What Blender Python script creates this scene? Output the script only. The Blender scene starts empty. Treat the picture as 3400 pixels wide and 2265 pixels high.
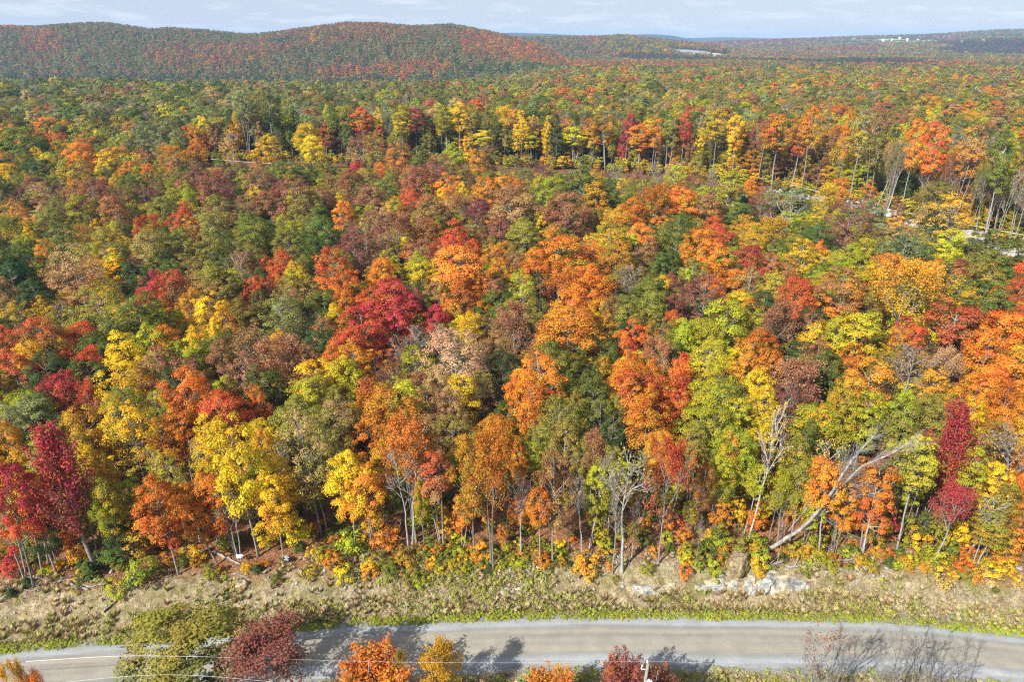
import bpy, math, random
import numpy as np
from mathutils import Vector, Quaternion, Matrix

scene = bpy.context.scene
col = scene.collection
rnd = random.Random(7)
R = np.random.default_rng(11)

# ---------------------------------------------------------------- camera, sky, sun, exposure
PITCH = math.radians(23.8)
CAMZ = 60.0
cam_d = bpy.data.cameras.new('camera')
cam_d.sensor_width = 36.0
cam_d.lens = 24.0
cam_d.clip_start = 0.5
cam_d.clip_end = 30000.0
cam = bpy.data.objects.new('camera', cam_d)
cam.location = (0, 0, CAMZ)
cam.rotation_euler = (math.pi / 2 - PITCH, 0, 0)
col.objects.link(cam)
scene.camera = cam

SUN_EL = math.radians(38.0)
SUN_AZ = (-0.72, -0.69)                       # where the sun stands, seen from above

world = bpy.data.worlds.new('World')
scene.world = world
world.use_nodes = True
wt = world.node_tree
wt.nodes.clear()


def nd(t, kind, **kw):
    n = t.nodes.new(kind)
    for k, v in kw.items():
        setattr(n, k, v)
    return n


wo = nd(wt, 'ShaderNodeOutputWorld')
bg = nd(wt, 'ShaderNodeBackground')
bg.inputs['Strength'].default_value = 0.053
sky = nd(wt, 'ShaderNodeTexSky', sky_type='NISHITA')
sky.sun_disc = False
sky.sun_elevation = SUN_EL
sky.sun_rotation = math.atan2(SUN_AZ[0], SUN_AZ[1])
sky.altitude = 400.0
sky.air_density = 1.0
sky.dust_density = 0.15
sky.ozone_density = 1.5
tc = nd(wt, 'ShaderNodeTexCoord')
sp = nd(wt, 'ShaderNodeSeparateXYZ')
wt.links.new(tc.outputs['Generated'], sp.inputs[0])
addz = nd(wt, 'ShaderNodeMath', operation='ADD'); addz.inputs[1].default_value = 0.12
mx = nd(wt, 'ShaderNodeMath', operation='MAXIMUM'); mx.inputs[1].default_value = 0.0
wt.links.new(sp.outputs[2], mx.inputs[0])
wt.links.new(mx.outputs[0], addz.inputs[0])
dx = nd(wt, 'ShaderNodeMath', operation='DIVIDE'); dy = nd(wt, 'ShaderNodeMath', operation='DIVIDE')
wt.links.new(sp.outputs[0], dx.inputs[0]); wt.links.new(addz.outputs[0], dx.inputs[1])
wt.links.new(sp.outputs[1], dy.inputs[0]); wt.links.new(addz.outputs[0], dy.inputs[1])
cb = nd(wt, 'ShaderNodeCombineXYZ')
wt.links.new(dx.outputs[0], cb.inputs[0]); wt.links.new(dy.outputs[0], cb.inputs[1])
cn = nd(wt, 'ShaderNodeTexNoise')
cn.inputs['Scale'].default_value = 1.7
cn.inputs['Detail'].default_value = 9.0
cn.inputs['Roughness'].default_value = 0.62
cn.inputs['Distortion'].default_value = 0.25
wt.links.new(cb.outputs[0], cn.inputs['Vector'])
cr = nd(wt, 'ShaderNodeValToRGB')
cr.color_ramp.elements[0].position = 0.50; cr.color_ramp.elements[0].color = (0.0, 0.0, 0.0, 1)
cr.color_ramp.elements[1].position = 0.74; cr.color_ramp.elements[1].color = (0.9, 0.9, 0.9, 1)
wt.links.new(cn.outputs['Fac'], cr.inputs['Fac'])
cm = nd(wt, 'ShaderNodeMix', data_type='RGBA')
cm.inputs[7].default_value = (9.6, 9.9, 10.6, 1)
wt.links.new(cr.outputs[0], cm.inputs[0])
veil = nd(wt, 'ShaderNodeMix', data_type='RGBA')          # thin high cloud over the blue
veil.inputs[0].default_value = 0.75
veil.inputs[7].default_value = (6.3, 7.2, 9.0, 1)
wt.links.new(sky.outputs[0], veil.inputs[6])
wt.links.new(veil.outputs[2], cm.inputs[6])
wt.links.new(cm.outputs[2], bg.inputs['Color'])
wt.links.new(bg.outputs[0], wo.inputs['Surface'])

sun_d = bpy.data.lights.new('sun', 'SUN')
sun_d.energy = 5.0
sun_d.angle = math.radians(0.53)
sun_d.color = (1.0, 0.95, 0.87)
sun = bpy.data.objects.new('sun', sun_d)
_n = math.hypot(*SUN_AZ)
sun_dir = Vector((-SUN_AZ[0] / _n * math.cos(SUN_EL), -SUN_AZ[1] / _n * math.cos(SUN_EL), -math.sin(SUN_EL)))
sun.rotation_euler = sun_dir.to_track_quat('-Z', 'Y').to_euler()
sun.location = (-60, -60, 120)
col.objects.link(sun)

vs = scene.view_settings
vs.view_transform = 'Standard'
vs.look = 'None'
vs.exposure = 0.93
vs.gamma = 1.0
vs.use_curve_mapping = False
cy_ = scene.cycles
cy_.max_bounces = 6
cy_.diffuse_bounces = 2
cy_.glossy_bounces = 2
cy_.transmission_bounces = 3
cy_.transparent_max_bounces = 4
cy_.volume_bounces = 0
cy_.use_denoising = False
cy_.sample_clamp_indirect = 4.0
cy_.filter_width = 1.2

# ---------------------------------------------------------------- picture geometry (source pixels of the photograph -> points)
FPX, CX, CY = 2266.7, 1700.0, 1132.5
CT, ST = math.cos(PITCH), math.sin(PITCH)


def ray(px, py):
    u = (px - CX) / FPX
    v = (CY - py) / FPX
    return np.array([u, CT + v * ST, -ST + v * CT])


def at(px, py, Y):
    d = ray(px, py)
    k = Y / d[1]
    return np.array([d[0] * k, Y, CAMZ + d[2] * k])


def project(p):
    x, y, z = p[0], p[1], p[2] - CAMZ
    dep = y * CT - z * ST
    up = y * ST + z * CT
    return CX + FPX * x / dep, CY - FPX * up / dep, dep


def at_z(px, py, z):
    d = ray(px, py)
    k = (z - CAMZ) / d[2]
    return np.array([d[0] * k, d[1] * k, z])


# ---------------------------------------------------------------- terrain
_far_px = [(-500, 2300), (0, 2166), (500, 2128), (880, 2103), (1200, 2077), (1700, 2055), (2000, 2050), (2400, 2054), (2900, 2063), (3100, 2080), (3400, 2114), (3900, 2190)]
_far = np.array([at_z(px, py, 0.0)[:2] for px, py in _far_px])
ROADW = 6.7


def yfar(x):
    x = np.asarray(x, float)
    y = np.interp(x, _far[:, 0], _far[:, 1])
    return y - np.clip(np.abs(x) - 75, 0, None) * 0.25


def smooth(a):
    a = np.clip(a, 0, 1)
    return a * a * (3 - 2 * a)


def wob(x, y, s, seed=0.0):
    return (np.sin(x / s * 1.3 + 1.7 + seed) * np.sin(y / s + 0.6 + seed * 1.7) + 0.6 * np.sin(x / s * 0.6 - y / s * 0.9 + 2.2 + seed) + 0.5 * np.sin(x / s * 2.1 + y / s * 1.7 + seed * 0.7)) / 2.1


def skyline(D, pts, hh):
    q = np.array([at(px, py, D) for px, py in pts])
    return q[:, 0], q[:, 2] - hh


RIDGES = []
for D, W, B, hh, pts in (
    (1900, 800, 900, 11, [(-900, 100), (-300, 95), (0, 88), (140, 90), (289, 79), (347, 78), (420, 87), (491, 99), (578, 95), (700, 104), (823, 117), (924, 108), (1040, 92), (1155, 77), (1250, 79), (1372, 88), (1440, 86), (1502, 83), (1625, 107), (1700, 124), (1808, 158), (1900, 205), (2100, 300)]),
    (2600, 650, 700, 11, [(1500, 140), (1700, 124), (1917, 122), (2000, 121), (2061, 116), (2133, 124), (2278, 141), (2386, 155), (2444, 172), (2550, 230)]),
    (3100, 800, 800, 10, [(2300, 215), (2437, 165), (2640, 158), (2855, 150), (3072, 143), (3216, 133), (3325, 125), (3400, 124), (3700, 118), (4200, 120)]),
    (4500, 1300, 900, 10, [(2200, 150), (2400, 137), (2500, 134), (2639, 130), (2855, 122), (3072, 117), (3216, 107), (3289, 102), (3400, 98), (3700, 94), (4200, 100)]),
    (7000, 1500, 1500, 0, [(1450, 132), (1600, 112), (1700, 107), (1830, 111), (1950, 118), (2075, 114), (2162, 112), (2234, 117), (2321, 137), (2400, 155)]),
    (9000, 1600, 1500, 0, [(-900, 128), (700, 122), (823, 116), (1000, 122), (1900, 123), (2300, 125), (2400, 122), (2500, 124), (2639, 128), (2855, 127), (3400, 127), (4500, 130)]),
):
    RIDGES.append((D, W, B) + skyline(D, pts, hh))


def ground(x, y):
    x = np.asarray(x, float); y = np.asarray(y, float)
    t = y - yfar(x)
    z = 3.0 * smooth((t - 0.7) / (6.0 + 1.2 * wob(x, 0 * y, 6.0)))
    z = z + 0.018 * np.clip(t - 7, 0, 240)
    z = z + np.clip((t - 7) / 30, 0, 1) * 1.1 * wob(x, y, 24.0)
    z = z - np.clip(-ROADW - 0.4 - t, 0, 14) * 0.13
    z = z - 0.004 * np.clip(y - 320, 0, 700)
    z = z - 42 * smooth((y - 640) / 420) * smooth((170 - x) / 450)
    z = z + np.clip((y - 300) / 500, 0, 1) * 3.0 * wob(x, y, 140.0)
    for D, W, B, sx, sz in RIDGES:
        top = np.interp(x * D / np.maximum(y, 200.0), sx, sz) * 0.5 + np.interp(x, sx, sz) * 0.5
        f = np.where(y < D, smooth((y - (D - W)) / W), smooth(1 - (y - D) / B))
        # a rounded face: steeper in its lower third
        f = np.where(y < D, f ** 0.85, f)
        r = z + np.clip(top - z, 0, None) * f
        if D < 5000:                            # gullies and knolls on the flanks
            r = r + np.clip(top - z, 0, 60) / 60 * np.sin(np.pi * np.clip(f, 0, 1)) * (9 * wob(x, y, 170.0, 2.0) + 5 * wob(x, y, 70.0, 5.0))
        z = np.maximum(z, r)
    return z


def gz(x, y):
    return float(ground(np.array([x]), np.array([y]))[0])


def hit(px, py, zo=0.0):
    """where the sight line through a pixel meets the ground (raised by zo)"""
    d = ray(px, py)
    ys = np.concatenate([np.linspace(38, 120, 500), np.linspace(120, 700, 900)[1:]])
    k = ys / d[1]
    xs = d[0] * k
    zs = CAMZ + d[2] * k
    g = ground(xs, ys) + zo
    below = np.nonzero(zs <= g)[0]
    i = below[0] if len(below) else len(ys) - 1
    return np.array([xs[i], ys[i], g[i] - zo])
# ---------------------------------------------------------------- materials
def newmat(name):
    m = bpy.data.materials.new(name)
    m.use_nodes = True
    m.node_tree.nodes.clear()
    return m, m.node_tree


def L(t, a, b):
    t.links.new(a, b)


def mixrgb(t, fac, a, b, blend='MIX'):
    n = nd(t, 'ShaderNodeMix', data_type='RGBA', blend_type=blend)
    for i, v in ((0, fac), (6, a), (7, b)):
        if hasattr(v, 'links') or hasattr(v, 'is_linked'):
            t.links.new(v, n.inputs[i])
        else:
            n.inputs[i].default_value = v if i == 0 else (tuple(v) + (1,))[:4]
    return n.outputs[2]


def math_(t, op, a, b=0.0):
    n = nd(t, 'ShaderNodeMath', operation=op)
    for i, v in ((0, a), (1, b)):
        if hasattr(v, 'is_linked'):
            t.links.new(v, n.inputs[i])
        else:
            n.inputs[i].default_value = v
    return n.outputs[0]


def noise(t, vec, scale, detail=4, rough=0.55):
    n = nd(t, 'ShaderNodeTexNoise')
    n.inputs['Scale'].default_value = scale
    n.inputs['Detail'].default_value = detail
    n.inputs['Roughness'].default_value = rough
    if vec is not None:
        t.links.new(vec, n.inputs['Vector'])
    return n.outputs['Fac']


def ramp(t, fac, stops):
    n = nd(t, 'ShaderNodeValToRGB')
    e = n.color_ramp.elements
    while len(e) < len(stops):
        e.new(0.5)
    for el, (p, c) in zip(e, stops):
        el.position = p
        el.color = (tuple(c) + (1,))[:4] if not isinstance(c, (int, float)) else (c, c, c, 1)
    t.links.new(fac, n.inputs['Fac'])
    return n.outputs['Color']


def leaf_material(name, translucent=0.26, instance=True, rough=0.55):
    m, t = newmat(name)
    out = nd(t, 'ShaderNodeOutputMaterial')
    a = nd(t, 'ShaderNodeAttribute', attribute_type='INSTANCER', attribute_name='col_a')
    b = nd(t, 'ShaderNodeAttribute', attribute_type='INSTANCER', attribute_name='col_b')
    leaf = nd(t, 'ShaderNodeAttribute', attribute_type='GEOMETRY', attribute_name='leaf')
    clump = nd(t, 'ShaderNodeAttribute', attribute_type='GEOMETRY', attribute_name='clump')
    hgt = nd(t, 'ShaderNodeAttribute', attribute_type='GEOMETRY', attribute_name='hgt')
    oi = nd(t, 'ShaderNodeObjectInfo')
    tcx = nd(t, 'ShaderNodeTexCoord')
    va = nd(t, 'ShaderNodeVectorMath', operation='ADD')
    L(t, tcx.outputs['Object'], va.inputs[0])
    rs = math_(t, 'MULTIPLY', oi.outputs['Random'], 137.0)
    L(t, rs, va.inputs[1])
    n1 = noise(t, va.outputs[0], 0.22, 3, 0.55)
    f = math_(t, 'MULTIPLY', math_(t, 'SUBTRACT', n1, 0.5), 2.8)
    f = math_(t, 'ADD', f, math_(t, 'MULTIPLY', math_(t, 'SUBTRACT', clump.outputs['Fac'], 0.5), 0.75))
    f = math_(t, 'ADD', f, math_(t, 'MULTIPLY', math_(t, 'SUBTRACT', 0.55, hgt.outputs['Fac']), 0.9))
    f = math_(t, 'ADD', f, 0.28)
    cl = nd(t, 'ShaderNodeClamp'); L(t, f, cl.inputs[0])
    c = mixrgb(t, cl.outputs[0], a.outputs['Color'], b.outputs['Color'])
    hs = nd(t, 'ShaderNodeHueSaturation')
    hv = math_(t, 'ADD', 0.482, math_(t, 'MULTIPLY', leaf.outputs['Fac'], 0.036))
    hv = math_(t, 'ADD', hv, math_(t, 'MULTIPLY', math_(t, 'SUBTRACT', clump.outputs['Fac'], 0.5), 0.03))
    L(t, hv, hs.inputs['Hue'])
    lf = math_(t, 'FRACT', math_(t, 'MULTIPLY', leaf.outputs['Fac'], 7.3))
    L(t, math_(t, 'ADD', 0.80, math_(t, 'MULTIPLY', lf, 0.40)), hs.inputs['Value'])
    hs.inputs['Saturation'].default_value = 1.0
    L(t, c, hs.inputs['Color'])
    p = nd(t, 'ShaderNodeBsdfPrincipled')
    L(t, hs.outputs[0], p.inputs['Base Color'])
    p.inputs['Roughness'].default_value = rough
    p.inputs['Specular IOR Level'].default_value = 0.14
    tr = nd(t, 'ShaderNodeBsdfTranslucent')
    L(t, hs.outputs[0], tr.inputs['Color'])
    mixs = nd(t, 'ShaderNodeMixShader'); mixs.inputs[0].default_value = translucent
    L(t, p.outputs[0], mixs.inputs[1]); L(t, tr.outputs[0], mixs.inputs[2])
    L(t, mixs.outputs[0], out.inputs['Surface'])
    return m


def simple(name, build, rough=0.85, bump=None, spec=0.3):
    m, t = newmat(name)
    out = nd(t, 'ShaderNodeOutputMaterial')
    p = nd(t, 'ShaderNodeBsdfPrincipled')
    p.inputs['Roughness'].default_value = rough
    p.inputs['Specular IOR Level'].default_value = spec
    c = build(t)
    if isinstance(c, tuple):
        p.inputs['Base Color'].default_value = (c + (1,))[:4]
    else:
        L(t, c, p.inputs['Base Color'])
    if bump:
        sc, st, ds = bump
        tcx = nd(t, 'ShaderNodeTexCoord')
        b = nd(t, 'ShaderNodeBump')
        b.inputs['Strength'].default_value = st
        b.inputs['Distance'].default_value = ds
        L(t, noise(t, tcx.outputs['Object'], sc, 5, 0.65), b.inputs['Height'])
        L(t, b.outputs[0], p.inputs['Normal'])
    L(t, p.outputs[0], out.inputs['Surface'])
    return m


def objc(t):
    return nd(t, 'ShaderNodeTexCoord').outputs['Object']


M_LEAF = leaf_material('autumn_leaves')


def _bark(t):
    a = nd(t, 'ShaderNodeAttribute', attribute_type='INSTANCER', attribute_name='col_bark')
    mp = nd(t, 'ShaderNodeMapping'); mp.inputs['Scale'].default_value = (5, 5, 1.3)
    L(t, objc(t), mp.inputs[0])
    n = noise(t, mp.outputs[0], 1.0, 5, 0.65)
    return mixrgb(t, 1.0, a.outputs['Color'], ramp(t, n, [(0.3, 0.45), (0.55, 1.0), (0.75, 1.35)]), 'MULTIPLY')


M_BARK = simple('tree_bark', _bark, 0.9, (9.0, 0.5, 0.05))


def _deadwood(t):
    n = noise(t, objc(t), 2.2, 6, 0.65)
    return ramp(t, n, [(0.3, (0.11, 0.095, 0.085)), (0.5, (0.26, 0.24, 0.22)), (0.72, (0.40, 0.38, 0.35))])


M_DEAD = simple('bleached_wood', _deadwood, 0.85, (7.0, 0.5, 0.05))


def _rock(t):
    v = objc(t)
    n = noise(t, v, 0.9, 7, 0.65)
    n2 = noise(t, v, 0.45, 3, 0.5)
    c = ramp(t, n, [(0.30, (0.07, 0.078, 0.08)), (0.43, (0.23, 0.24, 0.23)), (0.55, (0.37, 0.36, 0.315)), (0.72, (0.50, 0.455, 0.365))])
    w = ramp(t, n2, [(0.42, 0.0), (0.56, 1.0)])
    return mixrgb(t, w, c, mixrgb(t, 1.0, c, (1.35, 1.12, 0.80), 'MULTIPLY'))


M_ROCK = simple('grey_green_rock', _rock, 0.85, (3.0, 0.8, 0.2))


def _stone(t):
    oi = nd(t, 'ShaderNodeObjectInfo')
    v = objc(t)
    base = ramp(t, oi.outputs['Random'], [(0.0, (0.42, 0.39, 0.33)), (0.5, (0.33, 0.325, 0.30)), (1.0, (0.25, 0.26, 0.255))])
    return mixrgb(t, 1.0, base, ramp(t, noise(t, v, 3.0, 5, 0.6), [(0.3, 0.6), (0.65, 1.15)]), 'MULTIPLY')


M_STONE = simple('pale_stone', _stone, 0.85, (5.0, 0.5, 0.1))


# bank soil / gravel margin / leaf litter, blended by distance from the road edge
def bank_mat():
    m, t = newmat('bank_soil')
    out = nd(t, 'ShaderNodeOutputMaterial')
    p = nd(t, 'ShaderNodeBsdfPrincipled')
    p.inputs['Roughness'].default_value = 0.92
    p.inputs['Specular IOR Level'].default_value = 0.15
    v = objc(t)
    a = nd(t, 'ShaderNodeAttribute', attribute_type='GEOMETRY', attribute_name='dist')
    nl = noise(t, v, 0.35, 5, 0.6)
    nf = noise(t, v, 5.5, 6, 0.7)
    nm = noise(t, v, 1.3, 5, 0.62)
    soil = ramp(t, nm, [(0.30, (0.12, 0.085, 0.05)), (0.48, (0.245, 0.19, 0.11)), (0.62, (0.345, 0.285, 0.17)), (0.8, (0.43, 0.37, 0.245))])
    soil = mixrgb(t, 1.0, soil, ramp(t, nf, [(0.3, 0.42), (0.5, 0.95), (0.68, 1.7)]), 'MULTIPLY')
    moss = ramp(t, nf, [(0.35, (0.075, 0.075, 0.02)), (0.6, (0.21, 0.19, 0.06)), (0.75, (0.33, 0.28, 0.10))])
    soil = mixrgb(t, ramp(t, nl, [(0.46, 0.0), (0.60, 0.6)]), soil, moss)
    litter = ramp(t, nf, [(0.32, (0.07, 0.035, 0.02)), (0.48, (0.20, 0.095, 0.045)), (0.6, (0.34, 0.16, 0.07)), (0.74, (0.46, 0.25, 0.12))])
    grav = ramp(t, noise(t, v, 9.0, 4, 0.7), [(0.3, (0.14, 0.148, 0.15)), (0.5, (0.24, 0.252, 0.256)), (0.75, (0.34, 0.352, 0.355))])
    dd = math_(t, 'ADD', a.outputs['Fac'], math_(t, 'MULTIPLY', math_(t, 'SUBTRACT', nm, 0.5), 1.6))
    g = nd(t, 'ShaderNodeMapRange'); g.inputs[1].default_value = 0.15; g.inputs[2].default_value = 0.7
    L(t, dd, g.inputs[0])
    c = mixrgb(t, g.outputs[0], grav, soil)
    g2 = nd(t, 'ShaderNodeMapRange'); g2.inputs[1].default_value = 5.2; g2.inputs[2].default_value = 7.4
    d2 = math_(t, 'ADD', a.outputs['Fac'], math_(t, 'MULTIPLY', math_(t, 'SUBTRACT', nl, 0.5), 5.0))
    L(t, d2, g2.inputs[0])
    c = mixrgb(t, g2.outputs[0], c, litter)
    L(t, c, p.inputs['Base Color'])
    b = nd(t, 'ShaderNodeBump'); b.inputs['Strength'].default_value = 0.9; b.inputs['Distance'].default_value = 0.18
    L(t, math_(t, 'ADD', nf, math_(t, 'MULTIPLY', nm, 0.8)), b.inputs['Height'])
    L(t, b.outputs[0], p.inputs['Normal'])
    L(t, p.outputs[0], out.inputs['Surface'])
    return m


M_BANK = bank_mat()


def road_mat():
    m, t = newmat('gravel_road')
    out = nd(t, 'ShaderNodeOutputMaterial')
    p = nd(t, 'ShaderNodeBsdfPrincipled')
    p.inputs['Roughness'].default_value = 0.9
    p.inputs['Specular IOR Level'].default_value = 0.2
    v = objc(t)
    a = nd(t, 'ShaderNodeAttribute', attribute_type='GEOMETRY', attribute_name='across')
    mp = nd(t, 'ShaderNodeMapping'); mp.inputs['Scale'].default_value = (0.035, 1.3, 1)
    L(t, v, mp.inputs[0])
    streak = noise(t, mp.outputs[0], 1.0, 6, 0.62)
    mp2 = nd(t, 'ShaderNodeMapping'); mp2.inputs['Scale'].default_value = (0.09, 0.5, 1)
    L(t, v, mp2.inputs[0])
    warp = noise(t, mp2.outputs[0], 1.0, 4, 0.55)
    fine = noise(t, v, 12.0, 5, 0.75)
    patch = noise(t, v, 0.5, 4, 0.6)
    w = math_(t, 'ADD', a.outputs['Fac'], math_(t, 'MULTIPLY', math_(t, 'SUBTRACT', warp, 0.5), 0.16))
    w = math_(t, 'ADD', w, math_(t, 'MULTIPLY', math_(t, 'SUBTRACT', streak, 0.5), 0.16))
    grey, tan, tand, pale = (0.245, 0.252, 0.25), (0.285, 0.258, 0.21), (0.245, 0.23, 0.195), (0.30, 0.315, 0.32)
    c = ramp(t, w, [(0.0, (0.21, 0.215, 0.21)), (0.14, pale), (0.24, (0.225, 0.228, 0.215)), (0.32, tan), (0.44, tand), (0.52, (0.262, 0.24, 0.20)), (0.62, tand), (0.70, tan), (0.78, (0.225, 0.222, 0.20)), (0.86, pale), (1.0, grey)])
    c = mixrgb(t, 1.0, c, ramp(t, streak, [(0.3, 0.90), (0.7, 1.08)]), 'MULTIPLY')
    c = mixrgb(t, 1.0, c, ramp(t, patch, [(0.3, 0.88), (0.7, 1.1)]), 'MULTIPLY')
    c = mixrgb(t, 1.0, c, ramp(t, fine, [(0.3, 0.72), (0.5, 1.0), (0.72, 1.3)]), 'MULTIPLY')
    L(t, c, p.inputs['Base Color'])
    b = nd(t, 'ShaderNodeBump'); b.inputs['Strength'].default_value = 0.6; b.inputs['Distance'].default_value = 0.05
    L(t, fine, b.inputs['Height']); L(t, b.outputs[0], p.inputs['Normal'])
    L(t, p.outputs[0], out.inputs['Surface'])
    return m


M_ROAD = road_mat()


def _forestfloor(t):
    v = objc(t)
    n = noise(t, v, 1.2, 6, 0.65)
    n2 = noise(t, v, 0.02, 5, 0.6)
    near = ramp(t, n, [(0.3, (0.05, 0.03, 0.018)), (0.5, (0.15, 0.08, 0.035)), (0.7, (0.26, 0.14, 0.06))])
    far = ramp(t, noise(t, v, 0.05, 6, 0.7), [(0.3, (0.045, 0.055, 0.02)), (0.45, (0.10, 0.085, 0.025)), (0.55, (0.16, 0.075, 0.03)), (0.7, (0.17, 0.045, 0.03))])
    far = mixrgb(t, ramp(t, n2, [(0.45, 0.0), (0.6, 0.8)]), far, (0.05, 0.065, 0.03))
    s = nd(t, 'ShaderNodeSeparateXYZ'); L(t, v, s.inputs[0])
    mq = nd(t, 'ShaderNodeMapRange'); mq.inputs[1].default_value = 5200; mq.inputs[2].default_value = 5600
    L(t, s.outputs[1], mq.inputs[0])
    far = mixrgb(t, mq.outputs[0], far, (0.035, 0.05, 0.03))
    mr = nd(t, 'ShaderNodeMapRange'); mr.inputs[1].default_value = 450; mr.inputs[2].default_value = 900
    L(t, s.outputs[1], mr.inputs[0])
    return mixrgb(t, mr.outputs[0], near, far)


M_FLOOR = simple('forest_floor', _forestfloor, 0.95, (2.0, 0.6, 0.2), 0.1)
M_WOODPOLE = simple('weathered_pole', lambda t: ramp(t, noise(t, objc(t), 4.0, 5, 0.6), [(0.3, (0.16, 0.145, 0.12)), (0.7, (0.30, 0.28, 0.24))]), 0.85)
M_WHITE = simple('white_paint', lambda t: (0.80, 0.80, 0.78), 0.5)
M_CERAMIC = simple('white_ceramic', lambda t: (0.82, 0.83, 0.85), 0.25, None, 0.5)
M_NAVY = simple('navy_paint', lambda t: (0.018, 0.026, 0.055), 0.45)
M_INK = simple('dark_lettering', lambda t: (0.05, 0.055, 0.09), 0.6)
M_STEEL = simple('galvanised_steel', lambda t: ramp(t, noise(t, objc(t), 3.0, 4, 0.6), [(0.3, (0.42, 0.45, 0.52)), (0.7, (0.74, 0.76, 0.80))]), 0.4, None, 0.5)
M_CABLE = simple('bare_aluminium_cable', lambda t: (0.58, 0.58, 0.58), 0.45, None, 0.5)
M_CABLE2 = simple('weathered_cable', lambda t: (0.60, 0.55, 0.48), 0.6)
M_ROOF = simple('grey_roof', lambda t: (0.36, 0.37, 0.39), 0.7)
M_FIELD = simple('meadow_grass', lambda t: ramp(t, noise(t, objc(t), 0.02, 4, 0.6), [(0.3, (0.20, 0.27, 0.08)), (0.7, (0.34, 0.38, 0.15))]), 0.95)
M_QUARRY = simple('quarry_rock', lambda t: ramp(t, noise(t, objc(t), 0.05, 5, 0.65), [(0.3, (0.13, 0.145, 0.17)), (0.7, (0.34, 0.35, 0.37))]), 0.9)
M_PIT = simple('pale_gravel_pit', lambda t: ramp(t, noise(t, objc(t), 0.04, 4, 0.6), [(0.3, (0.36, 0.35, 0.33)), (0.7, (0.50, 0.49, 0.46))]), 0.9)


# ---------------------------------------------------------------- mesh helpers
def mesh_from(name, V, F, mats, fmat=None, attrs=None, smooth_shade=False):
    """V (n,3); F list of (k,3) / (k,4) arrays; attrs {name: per-vertex floats}"""
    me = bpy.data.meshes.new(name)
    V = np.asarray(V, np.float32)
    F = [np.asarray(f, np.int32) for f in F if len(f)]
    loops = np.concatenate([f.ravel() for f in F])
    tot = np.concatenate([np.full(len(f), f.shape[1], np.int32) for f in F])
    me.vertices.add(len(V)); me.vertices.foreach_set('co', V.ravel())
    me.loops.add(len(loops)); me.loops.foreach_set('vertex_index', loops)
    me.polygons.add(len(tot))
    me.polygons.foreach_set('loop_start', np.concatenate([[0], np.cumsum(tot)[:-1]]).astype(np.int32))
    if fmat is not None:
        me.polygons.foreach_set('material_index', np.asarray(fmat, np.int32))
    for m in mats:
        me.materials.append(m)
    me.update(calc_edges=True)
    if smooth_shade:
        me.polygons.foreach_set('use_smooth', np.ones(len(tot), bool))
    for k, v in (attrs or {}).items():
        a = me.attributes.new(k, 'FLOAT', 'POINT')
        a.data.foreach_set('value', np.asarray(v, np.float32))
    me.update()
    return me


class Tubes:
    def __init__(s):
        s.V, s.F, s.n = [], [], 0

    def add(s, pts, rad, sides=5, cap=True):
        pts = np.asarray(pts, float)
        rad = np.asarray(rad, float) * np.ones(len(pts))
        d = np.gradient(pts, axis=0)
        d /= np.linalg.norm(d, axis=1)[:, None] + 1e-9
        ref = np.array([0.31, 0.94, 0.12]) if abs(d[0, 2]) > 0.7 else np.array([0.05, 0.1, 1.0])
        u = np.cross(d, ref); u /= np.linalg.norm(u, axis=1)[:, None] + 1e-9
        w = np.cross(d, u)
        a = np.arange(sides) * 2 * np.pi / sides
        ring = u[:, None, :] * np.cos(a)[None, :, None] + w[:, None, :] * np.sin(a)[None, :, None]
        V = pts[:, None, :] + ring * rad[:, None, None]
        k = len(pts)
        i = np.arange(k - 1)[:, None] * sides
        j = np.arange(sides)[None, :]
        j2 = (j + 1) % sides
        f = np.stack([i + j, i + sides + j, i + sides + j2, i + j2], -1).reshape(-1, 4) + s.n
        s.V.append(V.reshape(-1, 3)); s.F.append(f[:, ::-1])
        s.n += k * sides
        if cap and sides >= 4:
            e = [[s.n - sides, s.n - sides + q, s.n - sides + q + 1] for q in range(1, sides - 1)]
            b = [[s.n - k * sides, s.n - k * sides + q + 1, s.n - k * sides + q] for q in range(1, sides - 1)]
            s.F.append(np.array(e)); s.F.append(np.array(b))

    def data(s):
        return np.concatenate(s.V), s.F

    def mesh(s, name, mat, smooth_shade=True):
        V, F = s.data()
        q = [f for f in F if f.shape[1] == 4]; t3 = [f for f in F if f.shape[1] == 3]
        FF = [np.concatenate(q)] + ([np.concatenate(t3)] if t3 else [])
        return mesh_from(name, V, FF, [mat], smooth_shade=smooth_shade)


def unit(v):
    return v / (np.linalg.norm(v, axis=-1, keepdims=True) + 1e-9)


def leaf_cards(rg, P, N, size, aspect=0.72):
    n = len(P)
    N = unit(N)
    r = rg.normal(size=(n, 3))
    T = unit(np.cross(N, r))
    B = np.cross(N, T)
    s = size * (0.65 + 0.7 * rg.random(n))[:, None]
    fold = 0.14 + 0.12 * rg.random(n)[:, None]
    v0 = P - T * s * 0.5
    v1 = P + B * s * 0.5 * aspect + N * s * fold
    v2 = P + T * s * 0.55 - N * s * 0.05
    v3 = P - B * s * 0.5 * aspect + N * s * fold
    V = np.stack([v0, v1, v2, v3], 1).reshape(-1, 3)
    F = np.arange(4 * n).reshape(n, 4)
    return V, F


def obj(name, me, parent=None, loc=None):
    o = bpy.data.objects.new(name, me)
    col.objects.link(o)
    if parent is not None:
        o.parent = parent
    if loc is not None:
        o.location = loc
    return o


def tag(o, label=None, cat=None, group=None, kind=None):
    if label: o['label'] = label
    if cat: o['category'] = cat
    if group: o['group'] = group
    if kind: o['kind'] = kind
    return o


def empty(name, loc):
    o = bpy.data.objects.new(name, None)
    o.empty_display_size = 0.3
    o.location = loc
    col.objects.link(o)
    return o
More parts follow.
